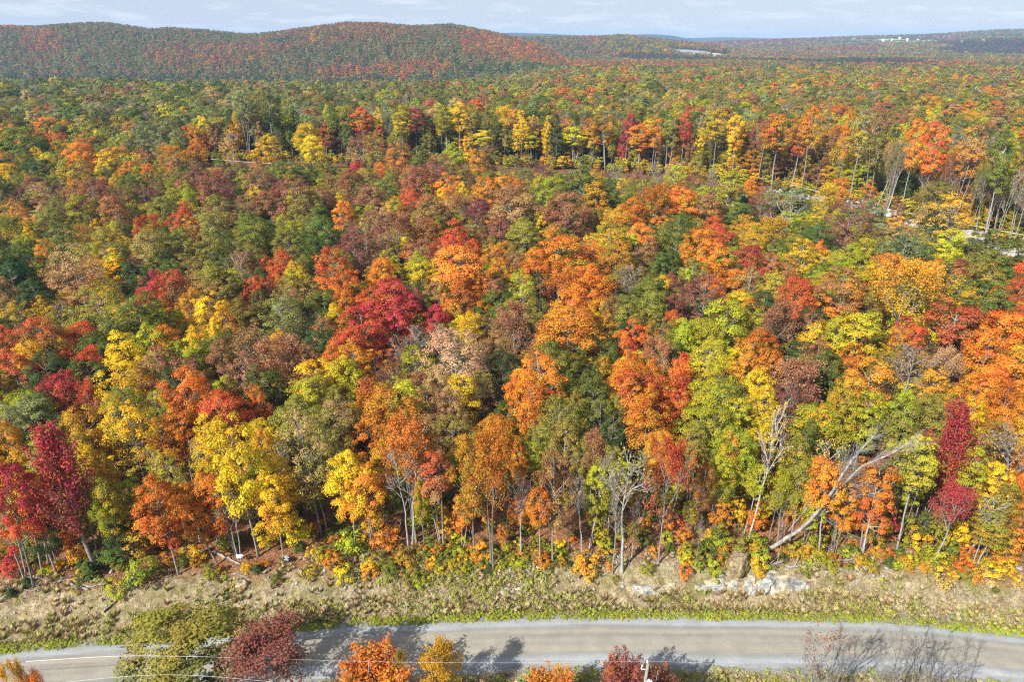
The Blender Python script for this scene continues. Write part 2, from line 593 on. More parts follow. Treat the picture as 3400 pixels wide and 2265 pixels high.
# ---------------------------------------------------------------- tree forms
def env(t, kind):
    t = np.asarray(t, float)
    if kind == 'tall':
        return np.sin(np.pi * np.clip(0.12 + 0.84 * t, 0, 1)) ** 0.75
    if kind == 'cone':
        return np.clip(1.02 - t, 0, 1) ** 0.8 * np.clip(t / 0.15 + 0.45, 0, 1)
    up = np.clip(1 - np.clip((t - 0.40) / 0.60, 0, 1) ** 2.1, 0, 1) ** 0.62
    lo = 0.50 + 0.50 * np.clip(t / 0.40, 0, 1) ** 0.8
    return np.where(t > 0.40, up, lo)


def finish(kind, crown, tubes, H, Rr):
    """crown = (V, F, leaf, clump, hgt) or None; makes the part meshes and the joined form"""
    TV, TF = tubes.data()
    AV = np.concatenate([TV, crown[0]]) if crown is not None else TV
    top = np.percentile(AV[:, 2], 99.9)
    up_ = AV[AV[:, 2] > 0.35 * top]
    d = {'H': float(top), 'R': float(np.percentile(np.hypot(up_[:, 0], up_[:, 1]), 96)), 'kind': kind}
    q = np.concatenate([f for f in TF if f.shape[1] == 4])
    t3 = [f for f in TF if f.shape[1] == 3]
    t3 = np.concatenate(t3) if t3 else np.zeros((0, 3), int)
    d['trunk'] = mesh_from('trunk', TV, [q, t3], [M_BARK], smooth_shade=True)
    if crown is None:
        d['crown'] = None
        d['joined'] = d['trunk']
        return d
    V, F, lf, cl, hg = crown
    lf4, cl4, hg4 = (np.repeat(a, 4) for a in (lf, cl, hg))
    d['crown'] = mesh_from('crown', V, [F], [M_LEAF], attrs={'leaf': lf4, 'clump': cl4, 'hgt': hg4})
    z = np.zeros(len(TV))
    d['joined'] = mesh_from('tree_form', np.concatenate([V, TV]), [F, q + len(V), t3 + len(V)], [M_LEAF, M_BARK],
                            fmat=np.concatenate([np.zeros(len(F)), np.ones(len(q) + len(t3))]),
                            attrs={'leaf': np.concatenate([lf4, z]), 'clump': np.concatenate([cl4, z]), 'hgt': np.concatenate([hg4, z])})
    return d


def wander(rg, p0, p1, n, amp):
    s = np.linspace(0, 1, n)[:, None]
    p = p0 + (p1 - p0) * s
    w = np.cumsum(rg.normal(size=(n, 3)) * amp, axis=0)
    w -= w[0]
    w *= np.sin(np.pi * np.clip(s * 0.85, 0, 1))
    return p + w


def clump_leaves(rg, C, rc, flat, n, size, axis, droop=0.0):
    k = len(C)
    d = unit(rg.normal(size=(k * n, 3)))
    up = rg.random(k * n) < 0.78
    d[:, 2] = np.where(up, np.abs(d[:, 2]), d[:, 2])
    rr = np.repeat(rc, n)
    sh = 0.55 + 0.55 * rg.random(k * n) ** 0.6
    P = np.repeat(C, n, 0) + d * (rr * sh)[:, None] * np.array([1, 1, flat])
    # ragged rim: a few leaves stick out
    P += rg.normal(size=P.shape) * 0.10 * rr[:, None]
    out = P - axis
    out[:, 2] *= 0.3
    N = d * 0.55 + unit(out) * 0.35 + np.array([0, 0, 0.45]) + rg.normal(size=P.shape) * 0.30
    V, F = leaf_cards(rg, P, N, size)
    cid = np.repeat(rg.random(k), n)
    return V, F, rg.random(k * n), cid, P[:, 2]


def broadleaf(seed, kind='m', H=18.0, Rr=4.5, zlo=0.34, nc=100, nl=122, size=0.245, rc=1.0, flat=0.62, shape='dome', stems=1, limbs=26, gap=0.12, trunk_r=0.21):
    rg = np.random.default_rng(seed)
    tb = Tubes()
    z0, z1 = zlo * H, H
    ph = rg.random(4) * 6.28
    C, RC = [], []
    g = rg.random() * 6.28
    i = 0
    # a few big boughs make the outline uneven
    nb = 7
    ba = rg.random(nb) * 6.28; bt = rg.random(nb); bs = 0.78 + 0.36 * rg.random(nb)
    while len(C) < nc:
        t = rg.random() ** 0.85
        if rg.random() > env(t, shape) * 0.9 + 0.12:
            continue
        g += 2.399963
        a = g + rg.normal() * 0.3
        lump = 1 + 0.13 * math.sin(2 * a + ph[0]) + 0.11 * math.sin(3 * a + 5 * t + ph[1]) + 0.08 * math.sin(5 * a - 7 * t + ph[2])
        k = np.argmin((np.abs((a - ba + 3.14) % 6.28 - 3.14)) + 2.2 * np.abs(t - bt))
        lump *= bs[k]
        inner = rg.random() < 0.16
        fr = (0.25 + 0.45 * rg.random()) if inner else (0.74 + 0.26 * rg.random() ** 0.7)
        r = Rr * float(env(t, shape)) * lump * fr
        z = z0 + (z1 - z0) * (t * 0.97) + 0.5 * math.sin(3 * a + ph[3])
        p = np.array([r * math.cos(a), r * math.sin(a), z - 0.35])
        C.append(p)
        RC.append(rc * (0.62 + 0.62 * rg.random()) * (0.8 if t > 0.85 else 1.0))
    C = np.array(C); RC = np.array(RC)
    keep = rg.random(len(C)) > gap
    C, RC = C[keep], RC[keep]
    V, F, lf, cl, z = clump_leaves(rg, C, RC, flat, nl, size, np.array([0, 0, z0 + 0.4 * (z1 - z0)]))
    hg = np.clip((z - z0) / (z1 - z0), 0, 1)
    # trunk, stems and boughs
    for s in range(stems):
        off = np.array([0.0, 0, 0]) if stems == 1 else np.array([math.cos(s * 6.28 / stems + ph[0]), math.sin(s * 6.28 / stems + ph[0]), 0]) * 0.25
        top = np.array([0, 0, H * 0.88]) + off * (1 if stems == 1 else 6.0)
        P = wander(rg, off + np.array([0, 0, -0.5]), top, 9, 0.10)
        rad = trunk_r * np.linspace(1.1, 0.18, 9) ** 0.9 / (stems ** 0.4)
        rad[0] *= 1.45
        tb.add(P, rad, 7)
        sel = rg.permutation(len(C))[:max(4, limbs // stems)]
        for k in sel:
            c = C[k]
            zb = max(z0 * 0.93, min(H * 0.80, c[2] - (0.5 + 0.55 * math.hypot(c[0], c[1]))))
            b0 = np.array([np.interp(zb, P[:, 2], P[:, 0]), np.interp(zb, P[:, 2], P[:, 1]), zb])
            Q = wander(rg, b0, c, 5, 0.12)
            Q[1:-1, 2] -= 0.12 * np.array([1, 1.2, 0.7])
            tb.add(Q, trunk_r * np.linspace(0.40, 0.10, 5), 4, cap=False)
    return finish(kind, (V, F, lf, cl, hg), tb, H, Rr)


def skeleton(seed, kind, H=17.0, Rr=4.2, split=0.42, nlimb=10, nsub=6, ntwig=5, leaves=12, size=0.26, up=0.75, spread=0.55, trunk_r=0.20, stems=1, dome=False):
    """a tree whose limbs and twigs show; leaves sit at the twig ends"""
    rg = np.random.default_rng(seed)
    tb = Tubes()
    tips = []

    def grow(p0, d, ln, rad, lev):
        n = 5 if lev < 2 else 3
        pts = [p0]
        dd = d.copy()
        for _ in range(n - 1):
            dd = unit(dd + rg.normal(size=3) * (0.13 if lev < 2 else 0.22) + np.array([0, 0, 0.10 * up]))
            pts.append(pts[-1] + dd * ln / (n - 1))
        pts = np.array(pts)
        tb.add(pts, rad * np.linspace(1, 0.35, n), (6, 5, 4, 3)[lev], cap=False)
        if lev >= 3:
            tips.append((pts[-1], dd)); tips.append((pts[-2], dd))
            return
        k = (nsub, nsub, ntwig)[lev] if lev else nsub
        for i in range(k):
            s = 0.30 + 0.70 * (i + rg.random() * 0.8) / k
            q = min(s, 0.999) * (n - 1)
            b = int(q); f = q - b
            pb = pts[b] * (1 - f) + pts[b + 1] * f
            r = unit(rg.normal(size=3))
            c = unit(np.cross(dd, r))
            nd_ = unit(dd * (0.75 + 0.3 * s) + c * (0.62 + 0.25 * rg.random()) + np.array([0, 0, 0.16]))
            grow(pb, nd_, ln * (0.50 + 0.14 * rg.random()) * (1.12 - 0.45 * s), rad * 0.45, lev + 1)
    for s in range(stems):
        off = np.array([0.0, 0, 0]) if stems == 1 else np.array([math.cos(s * 6.28 / stems), math.sin(s * 6.28 / stems), 0])
        base = off * 0.2 + np.array([0, 0, -0.5])
        top = np.array([rg.normal() * 0.4, rg.normal() * 0.4, H * 0.86]) + off * Rr * 0.35 * (stems > 1)
        P = wander(rg, base, top, 10, 0.13)
        rad = trunk_r * np.linspace(1.1, 0.14, 10) / stems ** 0.35
        rad[0] *= 1.35
        tb.add(P, rad, 7, cap=False)
        g = rg.random() * 6.28
        for i in range(nlimb // stems):
            f = split + (0.84 - split) * (i + 0.3 * rg.random()) / max(1, nlimb // stems - 1)
            zb = f * H
            b0 = np.array([np.interp(zb, P[:, 2], P[:, k]) for k in range(2)] + [zb])
            g += 2.4
            a = g + rg.normal() * 0.3
            h = spread * (1.0 - 0.35 * (f - split))
            d = unit(np.array([math.cos(a) * h, math.sin(a) * h, up]))
            ln = Rr * (1.25 - 0.8 * (f - split) / (0.9 - split)) * (0.8 + 0.4 * rg.random())
            if dome:
                ln = min(ln * 1.35, (H - zb) / max(0.35, d[2]) * 0.9)
            grow(b0, d, ln, trunk_r * 0.42, 1)
    T = np.array([p for p, _ in tips])
    D = np.array([d for _, d in tips])
    if leaves <= 0:
        return finish(kind, None, tb, H, Rr)
    n = len(T)
    k = np.repeat(np.arange(n), leaves)
    if leaves < 3:
        k = k[rg.random(len(k)) < 0.6]
    P = T[k] + rg.normal(size=(len(k), 3)) * (0.34 if leaves > 4 else 0.22)
    N = np.array([0, 0, 0.7]) + rg.normal(size=P.shape) * 0.6
    V, F = leaf_cards(rg, P, N, size)
    hg = np.clip((P[:, 2] - split * H) / (H - split * H), 0, 1)
    return finish(kind, (V, F, rg.random(len(k)), rg.random(n)[k], hg), tb, H, Rr)


def spiky(seed, H=17.0, Rr=3.6, zlo=0.30, nlimb=50, nl=150, size=0.215, flat=False):
    """upright sprays like tongues, as on a red maple"""
    rg = np.random.default_rng(seed)
    tb = Tubes()
    P = wander(rg, np.array([0, 0, -0.5]), np.array([0, 0, H * 0.95]), 9, 0.08)
    rad = 0.20 * np.linspace(1.1, 0.12, 9); rad[0] *= 1.3
    tb.add(P, rad, 7)
    LP, LN, cid, g = [], [], [], 0.0
    for i in range(nlimb):
        f = (i + rg.random()) / nlimb
        zb = H * (zlo - 0.05 + (0.86 - zlo) * f)
        g += 2.4
        reach = Rr * (1.1 - 0.85 * f ** 1.3) * (0.35 + 0.75 * rg.random())
        b0 = np.array([np.interp(zb, P[:, 2], P[:, 0]), np.interp(zb, P[:, 2], P[:, 1]), zb])
        e = b0 + np.array([math.cos(g) * reach, math.sin(g) * reach, reach * 0.65 + 1.3 + rg.random()])
        if flat:
            reach = Rr * math.sqrt(rg.random())
            zt = H * (0.72 + 0.26 * rg.random()) - 0.10 * reach
            e = np.array([math.cos(g) * reach, math.sin(g) * reach, zt])
            b0 = np.array([0.35 * e[0], 0.35 * e[1], zt - 3.2])
        Q = wander(rg, b0, e, 5, 0.08)
        Q[:, 2] -= np.sin(np.linspace(0, np.pi, 5)) * 0.35
        tb.add(Q, np.linspace(0.07, 0.02, 5), 4, cap=False)
        n = int(nl * (0.7 + 0.6 * rg.random()))
        s = 0.30 + 0.74 * rg.random(n)
        idx = np.clip(s * 4, 0, 3.999)
        b = idx.astype(int); fr = (idx - b)[:, None]
        pp = Q[b] * (1 - fr) + Q[b + 1] * fr + np.where(s > 1, s - 1, 0)[:, None] * (Q[4] - Q[3]) * 4
        w = (0.12 + 0.46 * np.sin(np.clip(s, 0, 1) * 3.0))[:, None]
        o = rg.normal(size=(n, 3)) * w * 0.75
        LP.append(pp + o); LN.append(o * 1.2 + np.array([0, 0, 0.5]) + rg.normal(size=(n, 3)) * 0.4)
        cid.append(np.full(n, rg.random()))
    LP = np.concatenate(LP); LN = np.concatenate(LN); cid = np.concatenate(cid)
    V, F = leaf_cards(rg, LP, LN, size)
    hg = np.clip((LP[:, 2] - zlo * H) / (H - zlo * H), 0, 1)
    return finish('s', (V, F, rg.random(len(LP)), cid, hg), tb, H, Rr)


def conifer(seed, H=15.0, Rr=2.6, whorls=20, per=7, nl=26, size=0.42, kind='f'):
    rg = np.random.default_rng(seed)
    tb = Tubes()
    tb.add(np.array([[0, 0, -0.3], [0, 0, H * 0.5], [0, 0, H * 0.98]]), np.array([0.18, 0.1, 0.02]) * H / 15, 6)
    LP, LN, cid = [], [], []
    for w in range(whorls):
        f = w / whorls
        z = H * (0.10 + 0.88 * f)
        r = Rr * (1 - f) ** 0.9 + 0.1
        for k in range(per):
            a = rg.random() * 6.28
            n = max(5, int(nl * (1 - 0.6 * f)))
            s = rg.random(n) ** 0.7
            rr = r * (0.75 + 0.4 * rg.random())
            pp = np.stack([np.cos(a) * rr * s, np.sin(a) * rr * s, z - 0.28 * rr * s + 0.1], -1)
            pp += rg.normal(size=pp.shape) * 0.13 * np.array([1, 1, 0.5]) * H / 15
            LP.append(pp); LN.append(np.tile([math.cos(a) * 0.5, math.sin(a) * 0.5, 0.8], (n, 1)) + rg.normal(size=pp.shape) * 0.4)
            cid.append(np.full(n, rg.random()))
    LP = np.concatenate(LP); LN = np.concatenate(LN); cid = np.concatenate(cid)
    V, F = leaf_cards(rg, LP, LN, size, 0.5)
    return finish(kind, (V, F, rg.random(len(LP)), cid, np.clip(LP[:, 2] / H, 0, 1)), tb, H, Rr)


PROTO = {}
PROTO['m'] = [broadleaf(100 + i, rc=0.95 + 0.12 * (i % 3), zlo=(0.30, 0.36, 0.33, 0.38)[i % 4], nc=(100, 115, 92)[i % 3], flat=(0.62, 0.7, 0.55)[i % 3]) for i in range(9)]
PROTO['t'] = [broadleaf(130 + i, 't', H=18, Rr=3.0, zlo=0.25, nc=90, rc=0.85, shape='tall') for i in range(3)]
PROTO['e'] = [broadleaf(150 + i, 'e', H=20, Rr=3.6, zlo=(0.50, 0.56, 0.46, 0.52)[i], nc=70, nl=112, rc=0.9, stems=(1, 1, 2, 3)[i], limbs=22, trunk_r=0.19) for i in range(4)]
PROTO['l'] = [broadleaf(160 + i, 'l', H=18, Rr=4.5, zlo=0.33, nc=150, nl=62, size=0.205, rc=0.85, flat=0.75, limbs=34, gap=0.2) for i in range(4)]   # looser, finer leaved
PROTO['b'] = [skeleton(200 + i, 'b', leaves=(11, 7, 14)[i % 3], size=0.215, stems=(1, 1, 2)[i % 3]) for i in range(4)]
PROTO['n'] = [skeleton(220 + i, 'n', Rr=3.6, leaves=1, size=0.24, stems=(1, 2, 1)[i % 3], split=(0.45, 0.4, 0.5)[i % 3]) for i in range(4)]
PROTO['x'] = [skeleton(230 + i, 'x', Rr=3.6, leaves=0, stems=(3, 2)[i % 2], split=0.3, trunk_r=0.12, nlimb=12, up=1.0, spread=0.45) for i in range(3)]
PROTO['v'] = [skeleton(240 + i, 'v', Rr=4.6, nlimb=9, split=0.33, leaves=15, size=0.22, spread=0.5, up=0.9, stems=(2, 1)[i % 2], dome=True) for i in range(2)]
PROTO['s'] = [spiky(260 + i) for i in range(3)]
PROTO['k'] = [spiky(270, H=12.0, Rr=2.6, zlo=0.45, nlimb=46, nl=150, size=0.20, flat=True)]
PROTO['f'] = [conifer(280 + i) for i in range(2)]
PROTO['u'] = [broadleaf(300 + i, 'u', H=2.0, Rr=1.25, zlo=0.10, nc=34, nl=46, size=0.155, rc=0.36, stems=3, limbs=9, gap=0.05, trunk_r=0.03) for i in range(5)]
PROTO['p'] = [broadleaf(320 + i, 'p', H=5.0, Rr=1.7, zlo=0.22, nc=38, nl=62, size=0.19, rc=0.52, flat=0.42, limbs=14, gap=0.05, trunk_r=0.05) for i in range(4)]
PROTO['w'] = [broadleaf(340 + i, 'w', H=0.7, Rr=0.55, zlo=0.02, nc=16, nl=15, size=0.115, rc=0.19, flat=0.8, stems=2, limbs=4, gap=0, trunk_r=0.012) for i in range(5)]   # weed tuft
PROTO['M'] = [broadleaf(360 + i, 'M', nc=50, nl=62, size=0.46, rc=1.25, limbs=5, gap=0.1) for i in range(5)]
PROTO['T'] = [broadleaf(370 + i, 'T', H=18, Rr=3.2, nc=38, nl=56, size=0.46, rc=1.15, shape='tall', zlo=0.3, limbs=4) for i in range(2)]
PROTO['K'] = [conifer(380 + i, whorls=11, per=5, nl=7, size=1.0, kind='K') for i in range(2)]
PROTO['L'] = [broadleaf(390 + i, 'L', nc=22, nl=22, size=1.15, rc=1.8, limbs=1, gap=0, zlo=0.15) for i in range(5)]


# dry grass: thin arching blades
def grass_form(seed, n=60, h=0.75, spread=0.35, wid=0.035):
    rg = np.random.default_rng(seed)
    a = rg.random(n) * 6.28
    r = rg.random(n) ** 0.6 * spread * 0.5
    b = np.stack([np.cos(a) * r, np.sin(a) * r, np.zeros(n)], -1)
    a2 = a + rg.normal(size=n) * 0.6
    ln = h * (0.55 + 0.6 * rg.random(n))
    d = np.stack([np.cos(a2), np.sin(a2), np.zeros(n)], -1)
    mid = b + d * (0.18 * ln)[:, None] + np.array([0, 0, 1]) * (0.62 * ln)[:, None]
    tip = b + d * (0.52 * ln)[:, None] + np.array([0, 0, 1]) * (0.92 * ln)[:, None]
    s = np.stack([-np.sin(a2), np.cos(a2), np.zeros(n)], -1) * wid
    V = np.stack([b - s, b + s, mid + s * 0.8, mid - s * 0.8, tip], 1).reshape(-1, 3)
    i = np.arange(n) * 5
    q = np.stack([i, i + 1, i + 2, i + 3], -1)
    t = np.stack([i + 3, i + 2, i + 4], -1)
    lf = np.repeat(rg.random(n), 5)
    me = mesh_from('grass_form', V, [q, t], [M_LEAF], attrs={'leaf': lf, 'clump': np.repeat(rg.random(n), 5), 'hgt': V[:, 2] / h})
    return {'joined': me, 'crown': me, 'trunk': None, 'H': h, 'R': spread, 'kind': 'g'}


PROTO['g'] = [grass_form(400 + i) for i in range(4)]

PAL = {'O': (.64, .225, .026), 'R': (.57, .125, .036), 'C': (.46, .050, .046), 'A': (.58, .295, .028), 'Y': (.70, .465, .020),
       'L': (.40, .39, .026), 'G': (.125, .160, .027), 'D': (.056, .092, .028), 'V': (.245, .225, .036), 'B': (.335, .160, .066),
       'M': (.245, .088, .062), 'P': (.52, .29, .165), 'T': (.46, .32, .12), 'S': (.26, .275, .105), 'N': (.30, .20, .12), 'U': (.165, .05, .080),
       '1': (.36, .40, .055), '2': (.40, .35, .11), '3': (.52, .43, .24), '4': (.30, .30, .075), '5': (.42, .30, .16)}
CNAME = {'O': 'orange', 'R': 'red', 'C': 'crimson', 'A': 'amber', 'Y': 'golden', 'L': 'lime green', 'G': 'green', 'D': 'dark green',
         'V': 'olive', 'B': 'rust brown', 'M': 'maroon', 'P': 'pinkish tan', 'T': 'tan', 'S': 'sage green', 'N': 'grey', 'U': 'purple'}


def pal(code, jit=0.12, rg=R):
    c = np.array(PAL[code])
    c = c * (1 + jit * rg.normal(size=3) * 0.6) * (1 + jit * rg.normal())
    return np.clip(c, 0.004, 0.85)
# ---------------------------------------------------------------- what stands where: crown centres read off the photograph, per area
# x y width colours [form] [@landmark words]
A_ = '''60 30 120 D;70 180 150 DS;290 40 150 DS;230 170 180 MB l;330 220 190 BT l;490 80 230 VA;700 60 130 YV;640 120 60 G;850 60 140 OA;960 60 100 T l;1150 40 100 RO;1000 110 120 V;1130 110 150 V
1260 30 120 BT l;1440 90 90 R;1430 30 110 GS;1280 120 180 M;1400 175 260 MB;1680 30 110 BO;1580 70 120 G;1700 150 220 BM;1830 90 200 GV;2000 80 160 GD;2330 30 80 CR;2120 70 160 V;2290 150 200 BV
620 220 270 MB l;790 240 200 BV l;960 240 170 M l;1150 240 140 LG;1050 310 160 V;390 300 160 GV;560 300 180 LG;100 340 170 AT l;60 440 200 VY b;370 400 180 V;740 310 180 BV;1230 350 110 R;960 430 180 RO b;1200 440 200 RB
1410 330 240 VT;1390 440 200 VS;1640 300 180 BV;1760 280 190 B;1920 230 260 BV;2000 260 200 VT;1660 450 240 GV;1860 420 150 LV;2220 340 160 OA;2060 420 180 GS;2110 470 220 G;2290 470 180 M l
600 470 160 AT b;420 540 240 GV;700 520 160 VA;900 490 90 R b;1000 570 250 VT;1180 560 230 V;200 500 120 YL;310 600 150 OA;500 700 340 TB l;760 690 130 YO t @narrow golden yellow tree in the left forest;610 830 120 O;1380 580 220 VG;2050 580 160 GD;1880 520 180 VB
90 770 230 D;50 860 180 B;230 720 120 M;240 900 230 D;900 700 110 BM;1000 760 110 NB n;1130 720 140 GD;1030 790 110 C;1140 830 210 RB;1310 720 180 VB;1400 790 280 VB;1560 690 190 NB n;1840 660 170 RO;1960 720 110 VO;2170 700 280 RO;2250 800 220 OR;1680 780 140 G;1640 860 150 RC;1890 820 160 VT
660 960 320 LS l @broad yellow-green tree in the left forest;930 1020 300 GL;800 1130 250 GV;1290 930 150 AY;1180 1030 120 O t;1380 990 220 YA;1510 1000 140 AV;1080 1180 170 OA;1490 850 200 VB;1840 1000 310 VS l;1700 940 120 G;1990 900 240 VB;2030 1060 120 N n;2250 960 200 OR;2200 1040 120 Y
60 1200 220 RB;280 1180 280 RV;120 1400 250 RB;390 1000 150 N n;330 1400 240 D;570 1330 180 RC b;700 1270 150 GS;830 1300 220 Y t @dense golden yellow tree at the left;800 1430 280 Y l;1270 1200 170 YL;1400 1160 130 YL t;1050 1370 240 BT;1270 1300 170 LV;1600 1240 320 B b;1830 1300 340 BP b @broad thinning brown tree at left centre;1600 1400 260 BM l;2280 1220 160 RO;2270 1440 180 LY;2180 1340 220 OA'''  # dark green crowns at the left edge also stand in for a deep shadow gap
B_ = '''170 60 110 CR;330 50 100 OR;500 60 60 R;340 180 170 GL;240 110 140 BV;560 130 230 BO;700 60 250 M;760 160 200 OB;870 110 130 GD;980 50 150 YV e;1010 200 210 O;1110 180 180 AO;1250 90 110 S;1370 60 130 MU l;1620 110 200 GS t @tall dark green tree below the far clearing;1440 160 180 LV;1730 200 170 AO t;1850 60 130 LS n;2000 110 170 BM l;2090 50 170 MN n;2230 30 110 RN n;2240 90 150 LT;2310 60 100 OY
270 250 200 BM;520 240 130 R;270 345 100 L;410 320 170 AT;640 330 240 B;860 290 160 BT b;960 330 180 UM @purple tree near the middle of the forest;1180 280 300 BT;1300 350 190 VY;1520 330 290 BM;1400 410 140 YV;2100 240 260 O v;1960 330 200 OR;2300 310 180 AO;1830 380 180 AV
230 480 220 MB l;150 560 240 M l;430 440 290 BP v @grey-brown vase-shaped tree with bare limbs;620 470 220 BO;970 450 170 MS;1080 470 180 M;800 490 140 RO t;780 580 200 RO;920 590 140 R;1250 470 220 V;1440 500 150 VA;1800 520 240 AY;1980 490 180 OB;2250 470 260 GV
340 740 170 OA;580 690 190 LY;830 730 360 OB @big rust-orange domed maple in mid forest;930 840 200 OR;1120 610 160 OR;1110 670 140 M;1480 600 330 O @big bright orange maple in mid forest;1330 690 220 O;1700 620 200 OR;1500 770 220 OR v;1690 800 260 OR;1860 630 230 AV;1950 760 190 NA n @bare grey forked tree at mid forest;2060 570 150 BV;2120 680 150 GD;2300 660 120 OA
400 940 320 CR @big crimson maple in mid forest;510 930 150 C;200 1100 330 CR;430 1090 200 CR;140 1230 240 RO;700 900 200 BL;860 870 230 OB;760 970 150 OA;820 1010 120 AV;1080 880 180 BV;1230 830 220 LT l;1250 910 190 LT l;920 1090 180 Y b;1200 1060 310 BN b;1560 1010 290 OA;1540 1130 370 OA @big amber-orange maple right of centre;1810 960 180 BT b;2080 850 240 GV;2080 970 220 V;2210 800 120 MC;2330 740 110 GS;2240 980 140 M;2320 900 120 M
150 1340 240 AO;100 1420 240 LY;560 1160 240 N n;440 1260 200 N n;700 1130 150 N n;810 1300 400 PT l @broad pinkish-tan tree at the centre;1080 1250 240 BP l;400 1440 260 MB l;560 1490 180 B;720 1480 240 TA l;1330 1330 150 B;1450 1290 180 GV;1570 1340 200 GD;1480 1400 140 V;1790 1280 140 GD;1960 1160 210 RO;2070 1120 120 OA;1920 1250 130 R;2200 1060 100 RO;2290 1170 200 L;2130 1260 200 BT b;1340 1430 320 O l;1250 1500 220 OA;1000 1470 200 VN b;1930 1360 200 O;2060 1440 240 O;1950 1490 260 OA;1740 1370 110 A;1700 1480 200 GD;1560 1480 160 G'''
C_ = '''200 50 140 VA;310 80 120 NO n;220 130 130 M l;430 200 190 LS t;490 330 180 GD;590 160 140 O;640 260 200 MB l;300 290 220 BO;120 270 220 O;830 230 190 SG;1060 230 220 YS b;1150 165 120 OR;1330 185 110 OV;1200 390 320 MB l @big red-brown tree below the stony clearing;1770 240 240 VB;1370 320 170 S;1540 320 110 MU;1520 400 120 AP;1850 350 320 YT l @pale yellow tree by the clearing's rocks;1750 440 160 DS;1010 490 220 GD;800 330 260 NT n;720 440 180 AY b;590 500 190 YV;480 410 120 AV;110 450 230 GV
330 440 170 RO;360 520 180 RO;230 560 240 OV;560 580 180 AV;900 610 210 YL;985 590 120 OR;1310 600 180 L;1560 570 290 S l @broad sage green tree below the clearing;1830 530 180 LY;2000 550 100 GS t;2160 610 310 GV
50 670 150 GD;330 650 240 OA;190 740 190 VS;360 760 150 O;560 660 200 CR;700 690 150 BR;540 790 180 TL l;720 820 190 LT l;270 880 270 M l;870 880 220 RO;810 720 150 BR;1150 850 320 BO @dense rust-orange tree at the right;1600 830 470 AY v @wide spreading amber tree at the right;1450 720 220 OA;1720 760 220 A;1910 750 180 MR;2080 790 230 VA;2070 930 330 GV;2320 740 160 R;2300 850 150 RB;2310 1030 120 RM;1970 920 130 AL
70 960 130 MB;70 1060 110 RO;90 1140 180 LG;390 1080 310 L @large lime green tree at the right;470 1040 200 L;290 1170 230 L;300 1320 280 LY l;740 1060 310 BN b;960 1080 160 BP l;1120 1140 200 L;1260 1150 320 LY;1540 1120 160 CR;1600 1190 150 R;1870 1080 350 RM @broad brick red tree at the right;2180 1150 300 OA;2090 1260 330 OA;570 1270 250 OA;990 1290 230 BV;1190 1300 180 OR;1300 1250 120 BR;1600 1340 290 NP n @grey bare-limbed tree at the right;1820 1320 220 PN b;2250 1410 290 OA;100 1430 210 OR s;130 1370 150 RO s;350 1450 240 LY l;530 1400 260 AO;600 1500 200 YL;860 1440 290 BP b;1050 1400 120 N n;1320 1470 300 AV;1720 1460 180 AV;2100 1490 250 OA;1150 1400 150 O'''
U1 = '''250 440 140 D @big dark green tree at the far left;60 470 140 D;300 500 130 GS;210 550 100 RB;220 610 110 OB;310 620 110 AV;330 540 110 LV;100 680 200 GL;210 690 60 R;50 640 110 A;430 540 120 S;500 550 90 BM;540 600 90 O;400 690 100 OV;440 640 100 VL;630 500 110 GS;610 570 110 G;680 640 140 S;760 620 130 SG;750 530 110 SN l;860 560 70 YA t;900 640 90 AO;910 700 90 OA;960 560 140 VG;1010 600 130 VY;1110 490 100 S e;1160 570 90 B;1230 510 90 G e;1300 540 110 VY;1250 590 70 A;1330 590 50 O;1060 650 70 N n;1060 700 90 TA l
1230 690 110 YA;1420 650 130 Y @bright yellow tree by the far treeline;1440 700 110 Y;1500 560 80 N n;1530 490 70 O s;1600 520 80 NS n;1760 470 80 O s @small orange pointed tree in the far forest;1660 560 90 RO e;1750 570 100 VO;1840 550 90 LY e;1910 560 110 CM e;1990 510 90 CR;1970 600 60 OR t;2110 540 90 YL e;2200 550 100 OB t;2050 560 100 LG e;2330 590 50 N n;2310 640 60 RC;2260 660 50 MN n;1640 690 110 BP l;1730 690 130 V;1830 720 130 BO;1930 740 100 GV;2180 760 100 AO;2250 740 100 B;2090 740 120 LV;780 740 120 AT b;500 770 130 YV;380 750 150 OA'''
U2 = '''40 600 60 YL e;90 650 80 LY e;210 555 90 BN n;190 510 60 O;290 630 120 Y e @golden tree on pale stems by the clearing;370 620 70 YL e;440 570 110 VO e;430 540 60 O;530 590 70 CM e;590 630 120 OA e @bright orange tree on the far clearing's edge;660 595 70 O e;690 670 50 R p;730 590 100 V e;720 520 70 CM;790 590 60 RC e;850 590 90 MB n;870 650 60 N n;830 680 80 OR;945 585 110 YV e @golden tree with tall bare trunk by the clearing;1040 610 80 YA e;1070 530 120 LG;1080 590 60 MN n;1160 610 80 BO e;1230 610 120 OV e;1320 630 90 OM e;1380 580 100 OA e;1310 550 100 LV;1500 555 130 OA;1540 610 60 O e;1490 640 130 OB v;1620 575 120 SL e @sage green tree with tall trunk by the clearing;1700 630 110 BV e;1720 660 80 N n;1860 670 90 OA e;1970 630 120 RO e;1900 570 100 YV;1800 560 110 BV;2050 680 120 NS n;2130 610 130 TA e;2200 690 120 NS n;2220 580 120 BO;2310 620 120 GV e;2030 580 110 OB;2330 690 70 YL e
160 430 55 OR @bright orange-red round tree far off;340 410 40 RC t;2160 440 70 CR @pinkish red tree at the far right;2250 420 80 CR;2290 480 60 C;1830 480 70 RC;1080 500 50 RO t;290 480 80 LG;480 450 80 GS;650 420 70 GD;1700 470 40 D f;1740 470 40 D f;1780 460 40 D f;1880 490 40 D f;1930 470 40 D f'''
